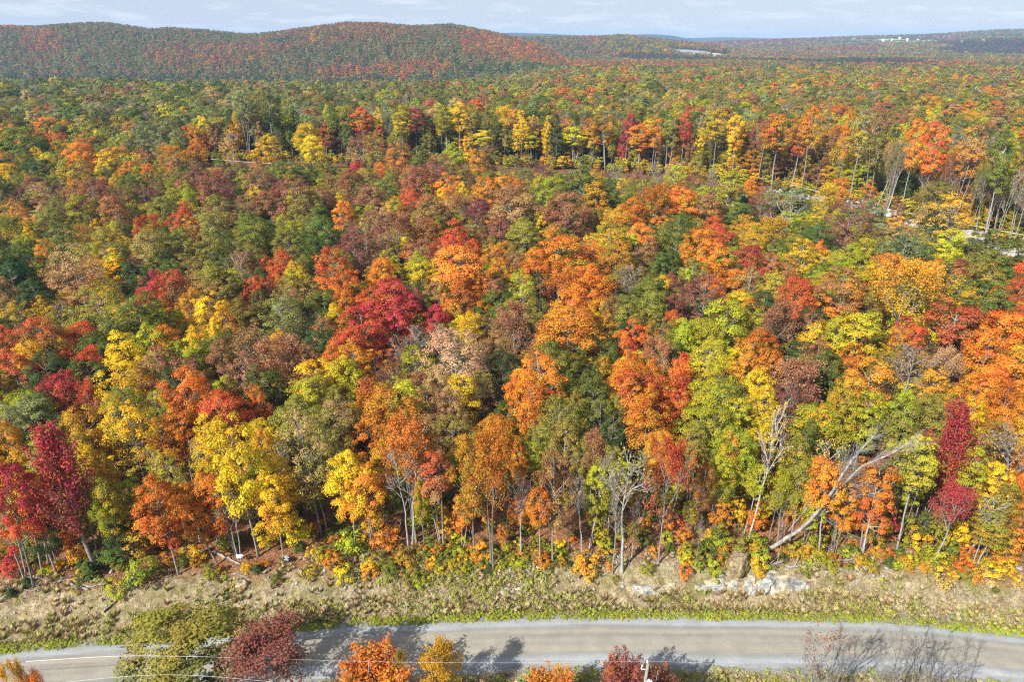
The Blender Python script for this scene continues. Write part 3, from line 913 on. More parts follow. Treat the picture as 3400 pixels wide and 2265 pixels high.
F1 = '''110 330 300 SV l;560 350 130 YA;450 220 90 C;640 120 210 RC b;880 260 340 YA l;1000 350 360 YV l;1200 220 240 LV l;620 540 200 VA;760 700 240 AV;820 890 240 VY;1400 90 320 OR;1360 340 220 OR;1980 480 180 AY;1640 600 360 Y;1850 740 240 YL;1450 870 200 OR;340 1050 250 GD;520 1060 150 RO p;870 1060 200 D;860 1260 230 G p;1040 1060 230 AV p;1080 1220 130 AV p;1970 1060 150 YL p;60 1290 150 CR p'''
F2 = '''60 150 180 OR;450 60 250 VT l;620 190 280 VT l;840 110 240 RO s;1000 220 360 O @wide bright orange maple above the front treeline;1270 150 250 BT l;1450 180 250 TB l;1080 430 280 OB;1270 560 260 OB;1560 560 250 AY;1800 440 300 O;1950 90 200 OR;1950 210 190 O;820 790 260 AY;1230 830 150 YV;1050 690 190 LG;1400 950 150 YA p;1200 760 100 RO p;1500 990 120 O p;1740 880 120 O p;1830 1060 90 O p;60 700 280 YA;140 850 260 YA;280 1010 200 Y p'''
F3 = '''130 130 340 O l;350 290 330 VL l;200 430 250 VL l;450 340 200 VA;60 560 150 OA;900 110 340 RO @tall flame orange and red maple at right centre;1000 240 330 OA;1060 100 240 RO;1270 50 190 R s;1260 200 190 RO;760 220 190 VL;480 180 170 VA;650 250 220 VS l;500 540 190 VA;620 780 220 LV;1500 150 290 LV l;1480 350 290 LV;1650 260 250 LV;1650 520 280 LG;1570 640 240 LV;1830 400 240 YL l;1850 180 220 Y l;1680 760 110 RO p;1570 900 150 O p;1700 900 120 YA p;1810 920 160 OR p;1560 1060 170 VL p;1400 720 150 OB;60 900 150 OA;1160 960 90 BO p;1280 1090 120 O p;640 1000 130 L p'''
F4 = '''80 150 210 YL l;250 150 240 MB l;420 120 210 MB l;540 300 150 BO b;700 120 270 AV;650 220 290 LV;830 240 290 LG;1080 230 280 LV;1130 600 240 LV l;1290 560 200 LV;300 570 290 VY l;350 740 240 VA;420 430 190 GD;1700 100 240 OA;1850 150 270 OA;1960 280 190 OA;1740 420 210 AV;1660 660 190 YA;1780 780 240 YA;1980 640 120 OR;1980 800 170 O;1850 900 190 VA;1980 950 140 O;1950 1110 180 OA p;1850 1110 160 VA p;480 650 170 O;430 820 140 YA;640 900 250 O;820 850 250 OA;930 990 200 VO p;1030 1010 120 CB p;620 1100 180 V p;1270 970 140 G p;1380 1000 160 LG p'''
# front row: foot x y, top x y, crown width, colours, form
T1 = '''255 1465 20 540 320 CR m @bright red tree leaning at the far left edge;365 1300 240 640 230 RC m;720 1340 280 255 400 CM s @tall crimson spiky tree at the front left;1330 1370 1090 620 350 OR m @broad orange maple at the front left;1420 1170 1180 430 340 LT l;1620 1300 1290 700 220 OA m;1780 1240 1480 600 260 OR m;1760 1230 1560 700 180 OB b;1920 1230 1690 170 400 Y m @big golden yellow maple at the front left'''
T2 = '''250 1150 100 480 300 YA m;490 1080 290 100 380 TV l @big olive-tan tree above the dark sign;580 960 500 130 360 VT l;740 1160 690 430 350 YO m @yellow and orange maple with slim trunk, front left of centre;775 1040 720 560 200 VY m;955 980 930 360 200 AO m;1150 1190 1110 420 330 NB n @gnarly bare-limbed tree at front centre;1190 1120 1090 200 340 OB v;1380 1170 1290 450 290 RB e @brick orange tree with straight trunk at front centre;1535 1200 1560 700 170 AO e;1625 1230 1590 330 260 AV m;1760 1340 1745 320 320 OA v @orange tree with forked pale trunk at front centre;1970 1250 1960 560 150 ON n'''
T3 = '''300 1310 310 390 280 BT l @thin brownish-olive tree at front centre;205 1320 200 720 240 OA e;65 1250 100 640 150 ON n;520 1230 490 620 190 N n;575 1170 720 420 160 N n @dead forked snag leaning right at front centre;415 1210 470 960 70 VN n;745 1370 755 760 150 NL n;760 1250 790 560 140 NL n;815 1350 870 440 310 LN n @grey twin-stemmed tree with sparse lime leaves;1085 1295 1190 340 330 RO v @slim orange-red tree with curved grey trunk;890 1230 950 780 130 N n;1900 1150 2000 680 130 VN n;1360 1310 1430 890 80 N n;1300 1090 1330 800 130 VA e;1600 830 1630 560 200 LV m;1640 890 1700 650 230 LV m;1110 980 1120 700 130 VA e;1760 1110 2000 20 300 YN n @tall pale birch with white trunk at the right'''
T4 = '''485 1240 560 500 240 OA e;600 1220 700 620 210 OA e;815 1215 960 460 400 OR m @orange dome-shaped maple behind the fallen birch;1065 1190 1260 330 300 LV e;1215 950 1290 500 220 LV e;1350 1280 1560 700 260 CM b @dark crimson tree at the front right;1640 1320 1800 880 250 VA e;1720 1290 1800 960 200 V m;1840 1000 1870 240 360 NA n @grey bare tree at the right edge;1400 1030 1530 10 320 CR s @tall crimson spire-shaped tree at the right'''
# bushes: x y of centre, width, colours
W1 = '1050 1350 220 LG;1200 1130 100 O;1260 1260 110 O;1350 1270 90 GL;1560 1340 120 GL;1680 1130 120 LY;560 1200 150 AY;860 1470 130 YL;660 1340 110 GD f;610 1310 70 D f;200 1430 60 D f;80 1505 50 D f;1640 1010 100 O;1470 1200 130 YV;1910 1330 50 D f;1230 950 150 RC;230 1180 190 GD;1640 1330 60 OR;1830 1310 80 YA;420 1310 90 YA;1970 1280 60 O;760 1250 120 G;560 1480 60 VY'
W2 = '1250 960 220 LG;640 1000 170 GV;460 1010 100 OR;970 1080 190 AR;560 1270 130 O;700 1130 190 LG;1680 1190 150 O;1440 1300 80 Y;840 1330 120 YA;650 1360 130 YL;1730 1330 55 D f;1100 1250 140 VO;1000 1330 130 GV;1200 1380 120 VL;1290 1390 60 L;900 1250 130 VL;800 1130 120 YG;1300 1130 100 GL;150 1050 150 LV;20 1290 60 OB;1150 1400 110 V;1480 1100 90 YL;1870 1180 80 LY;1600 1010 70 O;400 1340 100 YV;150 1400 80 GR;480 1210 120 VL;1350 1330 60 VL;1950 1200 50 G'
W3 = '1290 1330 100 RO;550 1270 180 OA;1500 1320 120 L;1830 1150 160 LG;1820 1290 120 YL;1420 1240 140 VL;1300 1250 90 Y;960 1100 50 D f;430 1290 30 D f;240 1280 110 OA;1060 1190 80 O;1010 1310 90 VL;770 1400 55 LV;720 1310 60 OA;200 1130 80 LG;700 1150 110 LY;1180 1170 60 G f;1700 1150 120 V;1580 1240 50 GS f;1560 1270 90 AV;1690 1330 60 VY;1410 1290 70 V;1240 990 100 RB;600 920 90 O;1480 1130 120 LV;640 1190 50 N;1030 930 60 D f;100 1020 100 LG;1880 1000 80 OA'
W4 = '450 1130 170 VA;1230 1110 170 YL;1350 1220 170 LG;1480 1190 150 GL;1590 1210 130 RO;1560 1310 120 OG;1420 1375 160 YT;1780 1340 140 YT;1660 1390 90 AO;1890 1320 130 YA;720 1310 55 GL;590 1290 90 VL;400 1345 70 LG;930 1190 90 AO;1140 1290 100 OA;900 1330 70 VA;60 1250 150 LG;50 1330 90 YA;1970 1420 90 YT;1800 1490 45 G;1320 1290 70 CR;1550 1110 130 GL;1840 1270 110 OV;300 1180 130 VA;740 1130 80 OR;1030 1310 40 G;1110 1110 100 LG;1700 1260 90 AY;1010 1210 90 O;1260 1060 100 LY;1920 1240 110 OA'
# near side of the road, seen from above: foot/centre x y in source pixels, top y, width px
AREAS = []
for txt, ox, oy, s in ((A_, 0, 560, 1.96), (B_, 1100, 560, 1.96), (C_, 2200, 560, 1.96), (U1, 0, 0, 1.3847), (U2, 1700, 0, 1.3847),
                       (F1, 0, 1300, 2.24), (F2, 850, 1300, 2.24), (F3, 1700, 1300, 2.24), (F4, 2500, 1300, 2.24)):
    for e in txt.replace('\n', ';').split(';'):
        e, _, lm = e.partition('@')
        q = e.split()
        if len(q) < 4:
            continue
        AREAS.append((ox + float(q[0]) / s, oy + float(q[1]) / s, float(q[2]) / s, q[3], q[4] if len(q) > 4 else 'm', lm.strip()))
FRONT = []
for txt, ox, oy, s in ((T1, 0, 1300, 2.24), (T2, 850, 1300, 2.24), (T3, 1700, 1300, 2.24), (T4, 2500, 1300, 2.24)):
    for e in txt.split(';'):
        e, _, lm = e.partition('@')
        q = e.split()
        FRONT.append((ox + float(q[0]) / s, oy + float(q[1]) / s, ox + float(q[2]) / s, oy + float(q[3]) / s, float(q[4]) / s, q[5], q[6], lm.strip()))
BUSH = []
for txt, ox, oy, s in ((W1, 0, 1300, 2.24), (W2, 850, 1300, 2.24), (W3, 1700, 1300, 2.24), (W4, 2500, 1300, 2.24)):
    for e in txt.split(';'):
        q = e.split()
        BUSH.append((ox + float(q[0]) / s, oy + float(q[1]) / s, float(q[2]) / s, q[3], q[4] if len(q) > 4 else 'u'))
# ---------------------------------------------------------------- ground, bank and road
def grid_faces(nu, nv):
    i = np.arange(nu - 1)[:, None] * nv; j = np.arange(nv - 1)[None, :]
    return np.stack([i + j, i + nv + j, i + nv + j + 1, i + j + 1], -1).reshape(-1, 4)


ys = np.concatenate([np.linspace(-160, 30, 14), np.linspace(32, 130, 80), np.geomspace(132, 1000, 120), np.linspace(1012, 3600, 150), np.geomspace(3630, 11000, 90)])
us = np.linspace(-1, 1, 221)
UX = us[:, None] * (150 + 0.98 * np.clip(ys, 0, None))[None, :]
UY = np.repeat(ys[None, :], len(us), 0)
GZ = ground(UX, UY)
tt = UY - yfar(UX)
sink = smooth((19 - np.abs(tt + 2.5)) / 2.0) * smooth((84 - np.abs(UX)) / 3.0)
GZ = GZ - 0.8 * sink
me = mesh_from('forest_ground', np.stack([UX, UY, GZ], -1).reshape(-1, 3), [grid_faces(len(us), len(ys))[:, ::-1]], [M_FLOOR], smooth_shade=True)
tag(obj('forest_ground', me), 'forest floor rolling away to wooded hills', None, None, 'structure')

nb, nt = 620, 150
bx = np.linspace(-86, 86, nb); bt = np.concatenate([np.linspace(-20.5, 0, 60), np.linspace(0.12, 15.5, nt - 60)])
BX = np.repeat(bx[:, None], nt, 1); BT = np.repeat(bt[None, :], nb, 0)
BY = yfar(BX) + BT
off = (BT > 0) | (BT < -ROADW)
dist = np.where(BT > 0, BT, np.where(BT < -ROADW, -ROADW - BT, -0.5))
mic = 0.10 * wob(BX, BY, 1.1) + 0.06 * wob(BX, BY, 0.45, 2.0) + 0.035 * R.normal(size=BX.shape) + 0.16 * wob(BX, BY, 2.9, 1.0)
BZ = ground(BX, BY) + np.where(off, mic * np.clip(dist / 1.2, 0, 1), -0.06)
me = mesh_from('roadside_bank', np.stack([BX, BY, BZ], -1).reshape(-1, 3), [grid_faces(nb, nt)[:, ::-1]], [M_BANK], attrs={'dist': dist.ravel()}, smooth_shade=True)
tag(obj('roadside_bank', me), 'stony brown bank between gravel road and forest', None, None, 'structure')

rx = np.linspace(-90, 90, 500); ra = np.linspace(0, 1, 40)
RX = np.repeat(rx[:, None], 40, 1); RA = np.repeat(ra[None, :], 500, 0)
edge = (0.16 * wob(RX, RX * 0.3, 1.3) + 0.22 * wob(RX, RX, 4.0, 1.0))
RY = yfar(RX) - ROADW * (1 - RA) + np.where(RA > 0.9, edge, 0) + np.where(RA < 0.1, edge * 0.8, 0)
RZ = 0.03 + 0.07 * np.sin(RA * np.pi) + 0.012 * wob(RX, RY, 0.7) - 0.03 * np.exp(-((RA - 0.34) / 0.06) ** 2) - 0.03 * np.exp(-((RA - 0.66) / 0.06) ** 2)
RZ = np.where((RA < 0.01) | (RA > 0.99), -0.04, RZ)
me = mesh_from('gravel_road', np.stack([RX, RY, RZ], -1).reshape(-1, 3), [grid_faces(500, 40)[:, ::-1]], [M_ROAD], attrs={'across': RA.ravel()}, smooth_shade=True)
tag(obj('gravel_road', me), 'pale grey and tan gravel road along the forest', None, None, 'structure')


# ---------------------------------------------------------------- stuff: one object that scatters forms over points
FORM_ID = {}
_forms_done = {}


def form_collection(key, forms):
    c = bpy.data.collections.new('forms_' + key)
    for i, f in enumerate(forms):
        o = bpy.data.objects.new('form_%s_%03d' % (key, i), f['joined'])
        c.objects.link(o)
    return c


def scatter(name, forms, P, idx, scl, rot, ca, cb, bark=(0.2, 0.17, 0.14), label=None, cat=None):
    n = len(P)
    me = bpy.data.meshes.new(name)
    me.vertices.add(n)
    me.vertices.foreach_set('co', np.asarray(P, np.float32).ravel())
    def attr(nm, ty, v, key):
        a = me.attributes.new(nm, ty, 'POINT')
        a.data.foreach_set(key, np.asarray(v, np.float32 if ty != 'INT' else np.int32).ravel())
    attr('form', 'INT', idx, 'value')
    attr('scl', 'FLOAT_VECTOR', scl, 'vector')
    attr('rot', 'FLOAT_VECTOR', rot, 'vector')
    one = np.ones((n, 1))
    attr('col_a', 'FLOAT_COLOR', np.concatenate([ca, one], 1), 'color')
    attr('col_b', 'FLOAT_COLOR', np.concatenate([cb, one], 1), 'color')
    bk = np.asarray(bark, float)
    bk = np.repeat(bk[None, :], n, 0) if bk.ndim == 1 else bk
    attr('col_bark', 'FLOAT_COLOR', np.concatenate([bk, one], 1), 'color')
    o = obj(name, me)
    ng = bpy.data.node_groups.new(name + '_scatter', 'GeometryNodeTree')
    ng.interface.new_socket('Geometry', in_out='INPUT', socket_type='NodeSocketGeometry')
    ng.interface.new_socket('Geometry', in_out='OUTPUT', socket_type='NodeSocketGeometry')
    gi = ng.nodes.new('NodeGroupInput'); go = ng.nodes.new('NodeGroupOutput')
    ip = ng.nodes.new('GeometryNodeInstanceOnPoints')
    ci = ng.nodes.new('GeometryNodeCollectionInfo')
    ci.inputs['Collection'].default_value = form_collection(name, forms)
    ci.inputs['Separate Children'].default_value = True
    ci.inputs['Reset Children'].default_value = True
    def named(nm, ty):
        q = ng.nodes.new('GeometryNodeInputNamedAttribute'); q.data_type = ty
        q.inputs['Name'].default_value = nm
        return [s for s in q.outputs if s.enabled and s.name == 'Attribute'][0]
    ng.links.new(gi.outputs[0], ip.inputs['Points'])
    ng.links.new(ci.outputs[0], ip.inputs['Instance'])
    ip.inputs['Pick Instance'].default_value = True
    ng.links.new(named('form', 'INT'), ip.inputs['Instance Index'])
    ng.links.new(named('rot', 'FLOAT_VECTOR'), ip.inputs['Rotation'])
    ng.links.new(named('scl', 'FLOAT_VECTOR'), ip.inputs['Scale'])
    ng.links.new(ip.outputs[0], go.inputs[0])
    mo = o.modifiers.new('scatter', 'NODES'); mo.node_group = ng
    tag(o, label, cat, None, 'stuff')
    return o


# ---------------------------------------------------------------- place the trees
def colours(code):
    a = pal(code[0]); b = pal(code[1]) if len(code) > 1 else pal(code[0], 0.22)
    if len(code) == 1:
        b = 0.6 * b + 0.4 * np.array(PAL[{'O': 'A', 'R': 'C', 'C': 'R', 'Y': 'L', 'A': 'Y', 'L': 'V', 'G': 'D', 'D': 'G', 'V': 'B', 'B': 'V', 'M': 'B', 'P': 'B', 'T': 'V', 'S': 'G', 'N': 'B', 'U': 'M', '1': 'L', '2': '4', '3': 'T', '4': '2', '5': 'B'}[code[0]]])
    return a, b


def bark_of(kind, code):
    if kind == 'n' or kind == 'e':
        v = 0.19 + 0.14 * R.random()
        return np.array([v * 1.03, v, v * 0.95])
    v = 0.15 + 0.13 * R.random()
    return np.array([v * 1.06, v, v * 0.92])


CLEAR_PX = [(640, 548), (1000, 546), (1300, 552), (1700, 562), (2000, 578), (2300, 602), (2550, 634), (2710, 664), (2838, 684), (2965, 730), (3067, 768), (3220, 810), (3400, 862), (3600, 920)]
CLEAR = np.array([hit(px, py)[:2] for px, py in CLEAR_PX])


CPX = np.array(CLEAR_PX, float)


def clear_y(px, off):
    """depth Y of the clearing line (pushed back by off) along the sight column px"""
    y = float(np.interp(px, CPX[:, 0], CLEAR[:, 1]))
    return y + off


TREES = []     # dicts: base, H, w, lean, kind, code, px, py, size, lm
for px, py, w, code, kind, lm in AREAS:
    pr = PROTO[kind][0]
    H = 16.0
    W = 8.0
    zf = {'e': 0.74, 'n': 0.66, 'v': 0.68, 'p': 0.6, 't': 0.6, 'b': 0.66}.get(kind, 0.63)
    for it in range(4):
        b = hit(px, py, zf * H)
        dep = project(b + np.array([0, 0, zf * H]))[2]
        W = w * dep / FPX
        if kind == 'e':
            H = min(25, max(17, 17 + 0.5 * W))
        elif kind == 't':
            H = min(22, max(9, 9 + 1.35 * W))
        elif kind == 'p':
            H = min(9, 2.0 + 1.2 * W)
        elif kind == 'f':
            H = min(20, 5.0 + 2.2 * W)
        else:
            H = min(22, max(7.5, 8.5 + 0.95 * W))
    if kind == 'e' and px > 650:
        Y = clear_y(px, 7.0 + 7.0 * R.random())
        q = at(px, py, Y)
        g = gz(q[0], Y)
        H = min(32.0, max(15.0, (q[2] - g) / zf))
        b = np.array([q[0], Y, g])
        W = w * project(q)[2] / FPX
    tl = b[1] - float(yfar(b[0]))
    if tl < 7.8:
        Y = float(yfar(b[0])) + 8.0 + 3.0 * R.random()
        q = at(px, py, Y)
        g = gz(q[0], Y)
        H = max(2.5, (q[2] - g) / zf)
        b = np.array([q[0], Y, g])
        dep = project(q)[2]
        W = w * dep / FPX
    TREES.append(dict(b=b, H=H, W=W, lean=None, kind=kind, code=code, px=px, py=py, size=w * w, lm=lm))
for bx_, by_, tx_, ty_, w, code, kind, lm in FRONT:
    b = hit(bx_, by_)
    top = at(tx_, ty_, b[1] + 0.6)
    dep = project((b + top) / 2)[2]
    TREES.append(dict(b=b, H=float(np.linalg.norm(top - b)), W=w * dep / FPX, lean=top - b, kind=kind, code=code,
                      px=tx_ * 0.6 + bx_ * 0.4, py=ty_ * 0.65 + by_ * 0.35, size=w * abs(by_ - ty_), lm=lm, front=True))
# trees on the near side of the road, seen from above: top x y, width px, colours, form, distance Y
for tx_, ty_, w, code, kind, Y, lm in (
        (575, 2040, 340, 'VG', 'm', 47.2, 'dark olive tree growing on the near roadside at lower left'),
        (860, 2098, 240, 'MN', 'b', 45.0, 'maroon thin-leaved tree on the near roadside beside the olive tree'),
        (1228, 2192, 225, 'OR', 'k', 45.6, 'flame red and orange tree top at the bottom road edge'),
        (1330, 2146, 60, 'VY', 'b', 46.2, 'slim pale yellow-green sapling beside the flame red tree top'),
        (1450, 2150, 150, 'AY', 'b', 46.4, 'amber yellow sapling on the near road edge, bottom centre'),
        (2085, 2186, 130, 'MR', 'k', 46.0, 'dark red bushy tree beside the utility pole'),
        (2195, 2225, 120, 'MR', 'k', 45.0, 'low dark red bush on the right of the utility pole'),
        (1840, 2240, 130, 'OR', 'k', 45.0, 'small orange-red bush tip at the bottom edge'),
        (0, 2192, 70, 'YA', 'b', 42.5, 'amber tree top cut by the lower left corner'),
        (95, 2232, 60, 'OT', 'b', 43.0, 'thin orange sapling near the lower left corner'),
        (2690, 2132, 130, 'N', 'x', 44.5, 'leftmost bare grey shrub on the near roadside, lower right'),
        (2770, 2075, 150, 'BM', 'n', 44.0, 'bare shrub holding russet leaves on the near roadside'),
        (2850, 2078, 130, 'N', 'x', 44.3, 'grey bare shrub touching the russet-leaved shrub'),
        (3045, 2092, 190, 'N', 'x', 43.6, 'broad bare grey shrub with upright shoots at lower right'),
        (3125, 2080, 210, 'N', 'x', 43.8, 'tallest grey bare shrub at the lower right'),
        (2960, 2170, 170, 'NB', 'x', 43.0, 'low reddish bare shrub between taller grey shrubs'),
        (3215, 2170, 170, 'N', 'x', 43.4, 'rightmost grey bare shrub arching over the road')):
    top = at(tx_, ty_, Y)
    g = gz(top[0], Y)
    dep = project(top)[2]
    TREES.append(dict(b=np.array([top[0] + R.normal() * 0.2, Y, g]), H=top[2] - g, W=w * dep / FPX * (1.15 if kind in 'bn' else 1), lean=None, kind=kind, code=code,
                      px=tx_, py=min(2260, ty_ + 40), size=1e9, lm='!' + lm))

for k, T in enumerate(TREES):
    f = PROTO[T['kind']]
    T['form'] = f[k % len(f)] if not T.get('front') else f[(k * 7) % len(f)]
    if T['kind'] == 'x':
        T['bark'] = np.array([0.25, 0.20, 0.18]) * (0.8 + 0.4 * R.random())
    T['ca'], T['cb'] = colours(T['code'])
    T['bark'] = bark_of(T['kind'], T['code'])
    if 'birch' in T['lm']:
        T['bark'] = np.array([0.42, 0.40, 0.37]); T['form'] = f[0]; T['W'] *= 0.8
order = sorted(range(len(TREES)), key=lambda i: -(TREES[i]['size'] + (1e8 if TREES[i]['lm'] else 0)))
NIND = 300
IND = set(order[:NIND])
print('trees read from the photograph:', len(TREES))

KNAME = {'n': 'bare_tree', 'x': 'bare_shrub', 'k': 'red_maple_tree', 'f': 'fir_tree', 's': 'red_maple_tree'}
KWORD = {'n': 'bare tree', 'f': 'fir tree', 's': 'spiky tree', 'b': 'thin-leaved tree', 'v': 'limb-showing tree', 't': 'narrow tree',
         'e': 'tall-trunked tree', 'l': 'feathery tree', 'p': 'young tree', 'm': 'leafy tree', 'k': 'spiky tree', 'x': 'bare shrub'}


def colour_words(code):
    a = CNAME[code[0]]
    if len(code) == 1 or code[0] == code[1]:
        return a
    b = CNAME[code[1]]
    return (a + '-tinged ' + b) if False else a + ' and ' + b


def make_plant(T, name, cat, group=None):
    root = empty(name, T['b'])
    f = T['form']
    sx = 1.1 * T['W'] / (2 * f['R'])
    sz = T['H'] / f['H']
    yaw = R.random() * 6.283
    q = Quaternion((0, 0, 1), yaw)
    if T['lean'] is not None:
        q = Vector((0, 0, 1)).rotation_difference(Vector(T['lean'])) @ q
    root.rotation_mode = 'QUATERNION'
    root.rotation_quaternion = q
    root.scale = (sx, sx * (0.9 + 0.2 * R.random()), sz)
    t = obj('trunk', f['trunk'], root)
    t['col_bark'] = [float(v) for v in T['bark']] + [1.0]
    if f['crown'] is not None:
        c = obj('crown', f['crown'], root)
        c['col_a'] = [float(v) for v in T['ca']] + [1.0]
        c['col_b'] = [float(v) for v in T['cb']] + [1.0]
    root['category'] = cat
    if group: root['group'] = group
    T['obj'] = root
    return root


for i in sorted(IND, key=lambda i: -TREES[i]['b'][1]):
    T = TREES[i]
    nm = KNAME.get(T['kind'], 'maple_tree' if T['code'][0] in 'ORCAB' else 'broadleaf_tree')
    if 'birch' in T['lm'] and 'behind' not in T['lm']: nm = 'birch_tree'
    grp = 'trees along the near roadside' if T['size'] > 5e8 else 'trees along the forest edge' if T.get('front') else 'autumn trees of the forest'
    make_plant(T, nm, 'tree', grp)

BUSHES = []
for k, (px, py, w, code, kind) in enumerate(BUSH):
    W = w * 75 / FPX
    for it in range(3):
        b = hit(px, py, 0.45 * W)
        W = w * project(b)[2] / FPX
    tl = b[1] - float(yfar(b[0]))
    H = W * (1.0 if kind == 'u' else 1.25)
    fk = 'f' if kind == 'f' else ('p' if W > 3.4 else 'u')
    f = PROTO[fk][k % len(PROTO[fk])]
    T = dict(b=b, H=H * (1.25 if fk == 'p' else 1), W=W * 1.1, lean=None, kind=kind, code=code, px=px, py=py, size=w * w, lm='', form=f)
    T['ca'], T['cb'] = colours(code)
    T['bark'] = np.array([0.16, 0.13, 0.10])
    BUSHES.append(T)
    make_plant(T, 'young_fir' if kind == 'f' else 'shrub', 'fir' if kind == 'f' else 'shrub', 'young firs on the bank' if kind == 'f' else 'shrubs at the forest edge')

# ---------------------------------------------------------------- the rest of the forest, as stuff
def clear_dist(x, y):
    d = np.full(len(x), 1e9)
    for a, b in zip(CLEAR[:-1], CLEAR[1:]):
        ab = b - a
        s = np.clip(((x - a[0]) * ab[0] + (y - a[1]) * ab[1]) / (ab @ ab), 0, 1)
        d = np.minimum(d, np.hypot(x - a[0] - s * ab[0], y - a[1] - s * ab[1]))
    return d


TB = np.array([T['b'][:2] for T in TREES])
TW = np.array([T['W'] for T in TREES])


def jitter_grid(y0, y1, step, wid=0.86, pad=40):
    yy = np.arange(y0, y1, step)
    out = []
    for y in yy:
        hw = wid * y + pad
        n = int(2 * hw / step)
        out.append(np.stack([np.linspace(-hw, hw, n), np.full(n, y)], 1))
    p = np.concatenate(out)
    return p + R.uniform(-0.48, 0.48, p.shape) * step


def near_tree(p):
    """distance to the nearest tree read from the photograph, in its crown radii, and that tree"""
    d = np.full(len(p), 9.0); k = np.zeros(len(p), int)
    for i in range(len(TREES)):
        q = np.hypot(p[:, 0] - TB[i, 0], p[:, 1] - TB[i, 1])
        r = q / (TW[i] * 0.5)
        m = r < d
        d[m] = r[m]; k[m] = i
    return d, k


FP, FI, FS, FR, FA, FB, FK = [], [], [], [], [], [], []
FORMS = []
START = {}
for kk in ('m', 'l', 't', 'e', 'n', 'b', 'v', 's', 'k', 'x', 'p', 'f', 'M', 'T', 'K', 'L', 'u'):
    START[kk] = (len(FORMS), len(PROTO[kk]))
    FORMS += PROTO[kk]


def put(kind, x, y, W, H, ca, cb, bark, z=None, tilt=0.04):
    s, n = START[kind]
    i = s + int(R.integers(n))
    f = FORMS[i]
    FP.append((x, y, gz(x, y) if z is None else z)); FI.append(i)
    sx = W / (2 * f['R'])
    FS.append((sx, sx * (0.88 + 0.24 * R.random()), H / f['H']))
    FR.append((R.normal() * tilt, R.normal() * tilt, R.random() * 6.283))
    FA.append(ca); FB.append(cb); FK.append(bark)


for i, T in enumerate(TREES):
    if i not in IND:
        k = T['kind']
        put(k, T['b'][0], T['b'][1], T['W'] * 1.1, T['H'], T['ca'], T['cb'], T['bark'])

# understorey filling the gaps between the trees that were read off
p = jitter_grid(60, 430, 4.6)
t_ = p[:, 1] - yfar(p[:, 0])
d, k = near_tree(p)
cd = clear_dist(p[:, 0], p[:, 1])
hgtz = ground(p[:, 0], p[:, 1])
for j in np.nonzero((t_ > 8.5) & (d > 0.80) & (cd > 9))[0]:
    src = TREES[k[j]]['code'][R.integers(len(TREES[k[j]]['code']))] if R.random() < 0.45 else 'GGVVLLDBAY'[R.integers(10)]
    if src in 'NU': src = 'V'
    ca, cb = colours(src)
    frontish = t_[j] < 22
    if frontish:
        if R.random() < 0.22: continue
        ca, cb = colours('LLYAOVVLYG'[R.integers(10)])
        H = 2.2 + 3.2 * R.random(); W = H * 0.75; kd = 'p'
    else:
        H = 8 + 5.5 * R.random() + (2.5 if p[j, 1] > 200 else 0); W = 5.0 + 3.0 * R.random(); kd = 'mml'[R.integers(3)]
    if p[j, 1] > 300 and kd != 'p':
        H += 2.5; kd = 'M' if R.random() < 0.5 else kd
    if p[j, 1] > 110:
        fx, fy, _ = project(np.array([p[j, 0], p[j, 1], hgtz[j]]))
        ln = np.interp(fx, CPX[:, 0], CPX[:, 1]) if fx > 640 else 0
        if ln and fy > ln:                       # stands in front of the clearing
            room = (at(fx, ln + 8, p[j, 1])[2] - hgtz[j])
            if room < 2.0: continue
            if room < H:
                H = room; W = min(W, 1.0 * H + 0.8); kd = 'p' if H < 6 else kd
    put(kd, p[j, 0], p[j, 1], W, H, ca, cb, bark_of('m', 'V'), hgtz[j])

# low growth in the forest edge and along the clearing
for j in range(len(CLEAR) - 1):
    a, b = CLEAR[j], CLEAR[j + 1]
    ln = np.hypot(*(b - a)); nrm = np.array([-(b - a)[1], (b - a)[0]]) / ln
    if nrm[1] < 0: nrm = -nrm
    n = int(ln / 0.75)
    for q in range(n):
        c = a + (b - a) * R.random() + nrm * (4.5 + 14 * R.random() ** 1.3)
        ca, cb = colours('LLLLVYVYA'[R.integers(9)])
        H = 2.4 + 3.8 * R.random()
        put('p', c[0], c[1], H * 0.85, H, ca, cb, bark_of('m', 'V'))
    # tall edge trees whose trunks show
    n = int(ln / 3.1)
    for q in range(n):
        c = a + (b - a) * (q + R.random()) / n + nrm * (11.5 + 9 * R.random())
        dd, _ = near_tree(np.array([c]))
        if dd[0] < 0.35: continue
        kd = 'eeeeenb'[R.integers(7)]
        ca, cb = colours(('YLAVBOVGM' if c[0] > 0 else 'YVGSBVLGV')[R.integers(9)])
        put(kd, c[0], c[1], 5.5 + 3.0 * R.random(), 20 + 6 * R.random(), ca, cb, bark_of('e', 'N'), tilt=0.05)
    n = int(ln / 2.0)
    for q in range(n):
        c = a + (b - a) * R.random() + nrm * (-6.5 + 7.5 * R.random())
        ca, cb = colours('VVSBLMAT'[R.integers(8)])
        H = 1.2 + 1.6 * R.random()
        if c[0] > 50 and R.random() < 0.85: continue
        put('u', c[0], c[1], H * 1.1, H, ca, cb, bark_of('m', 'V'))


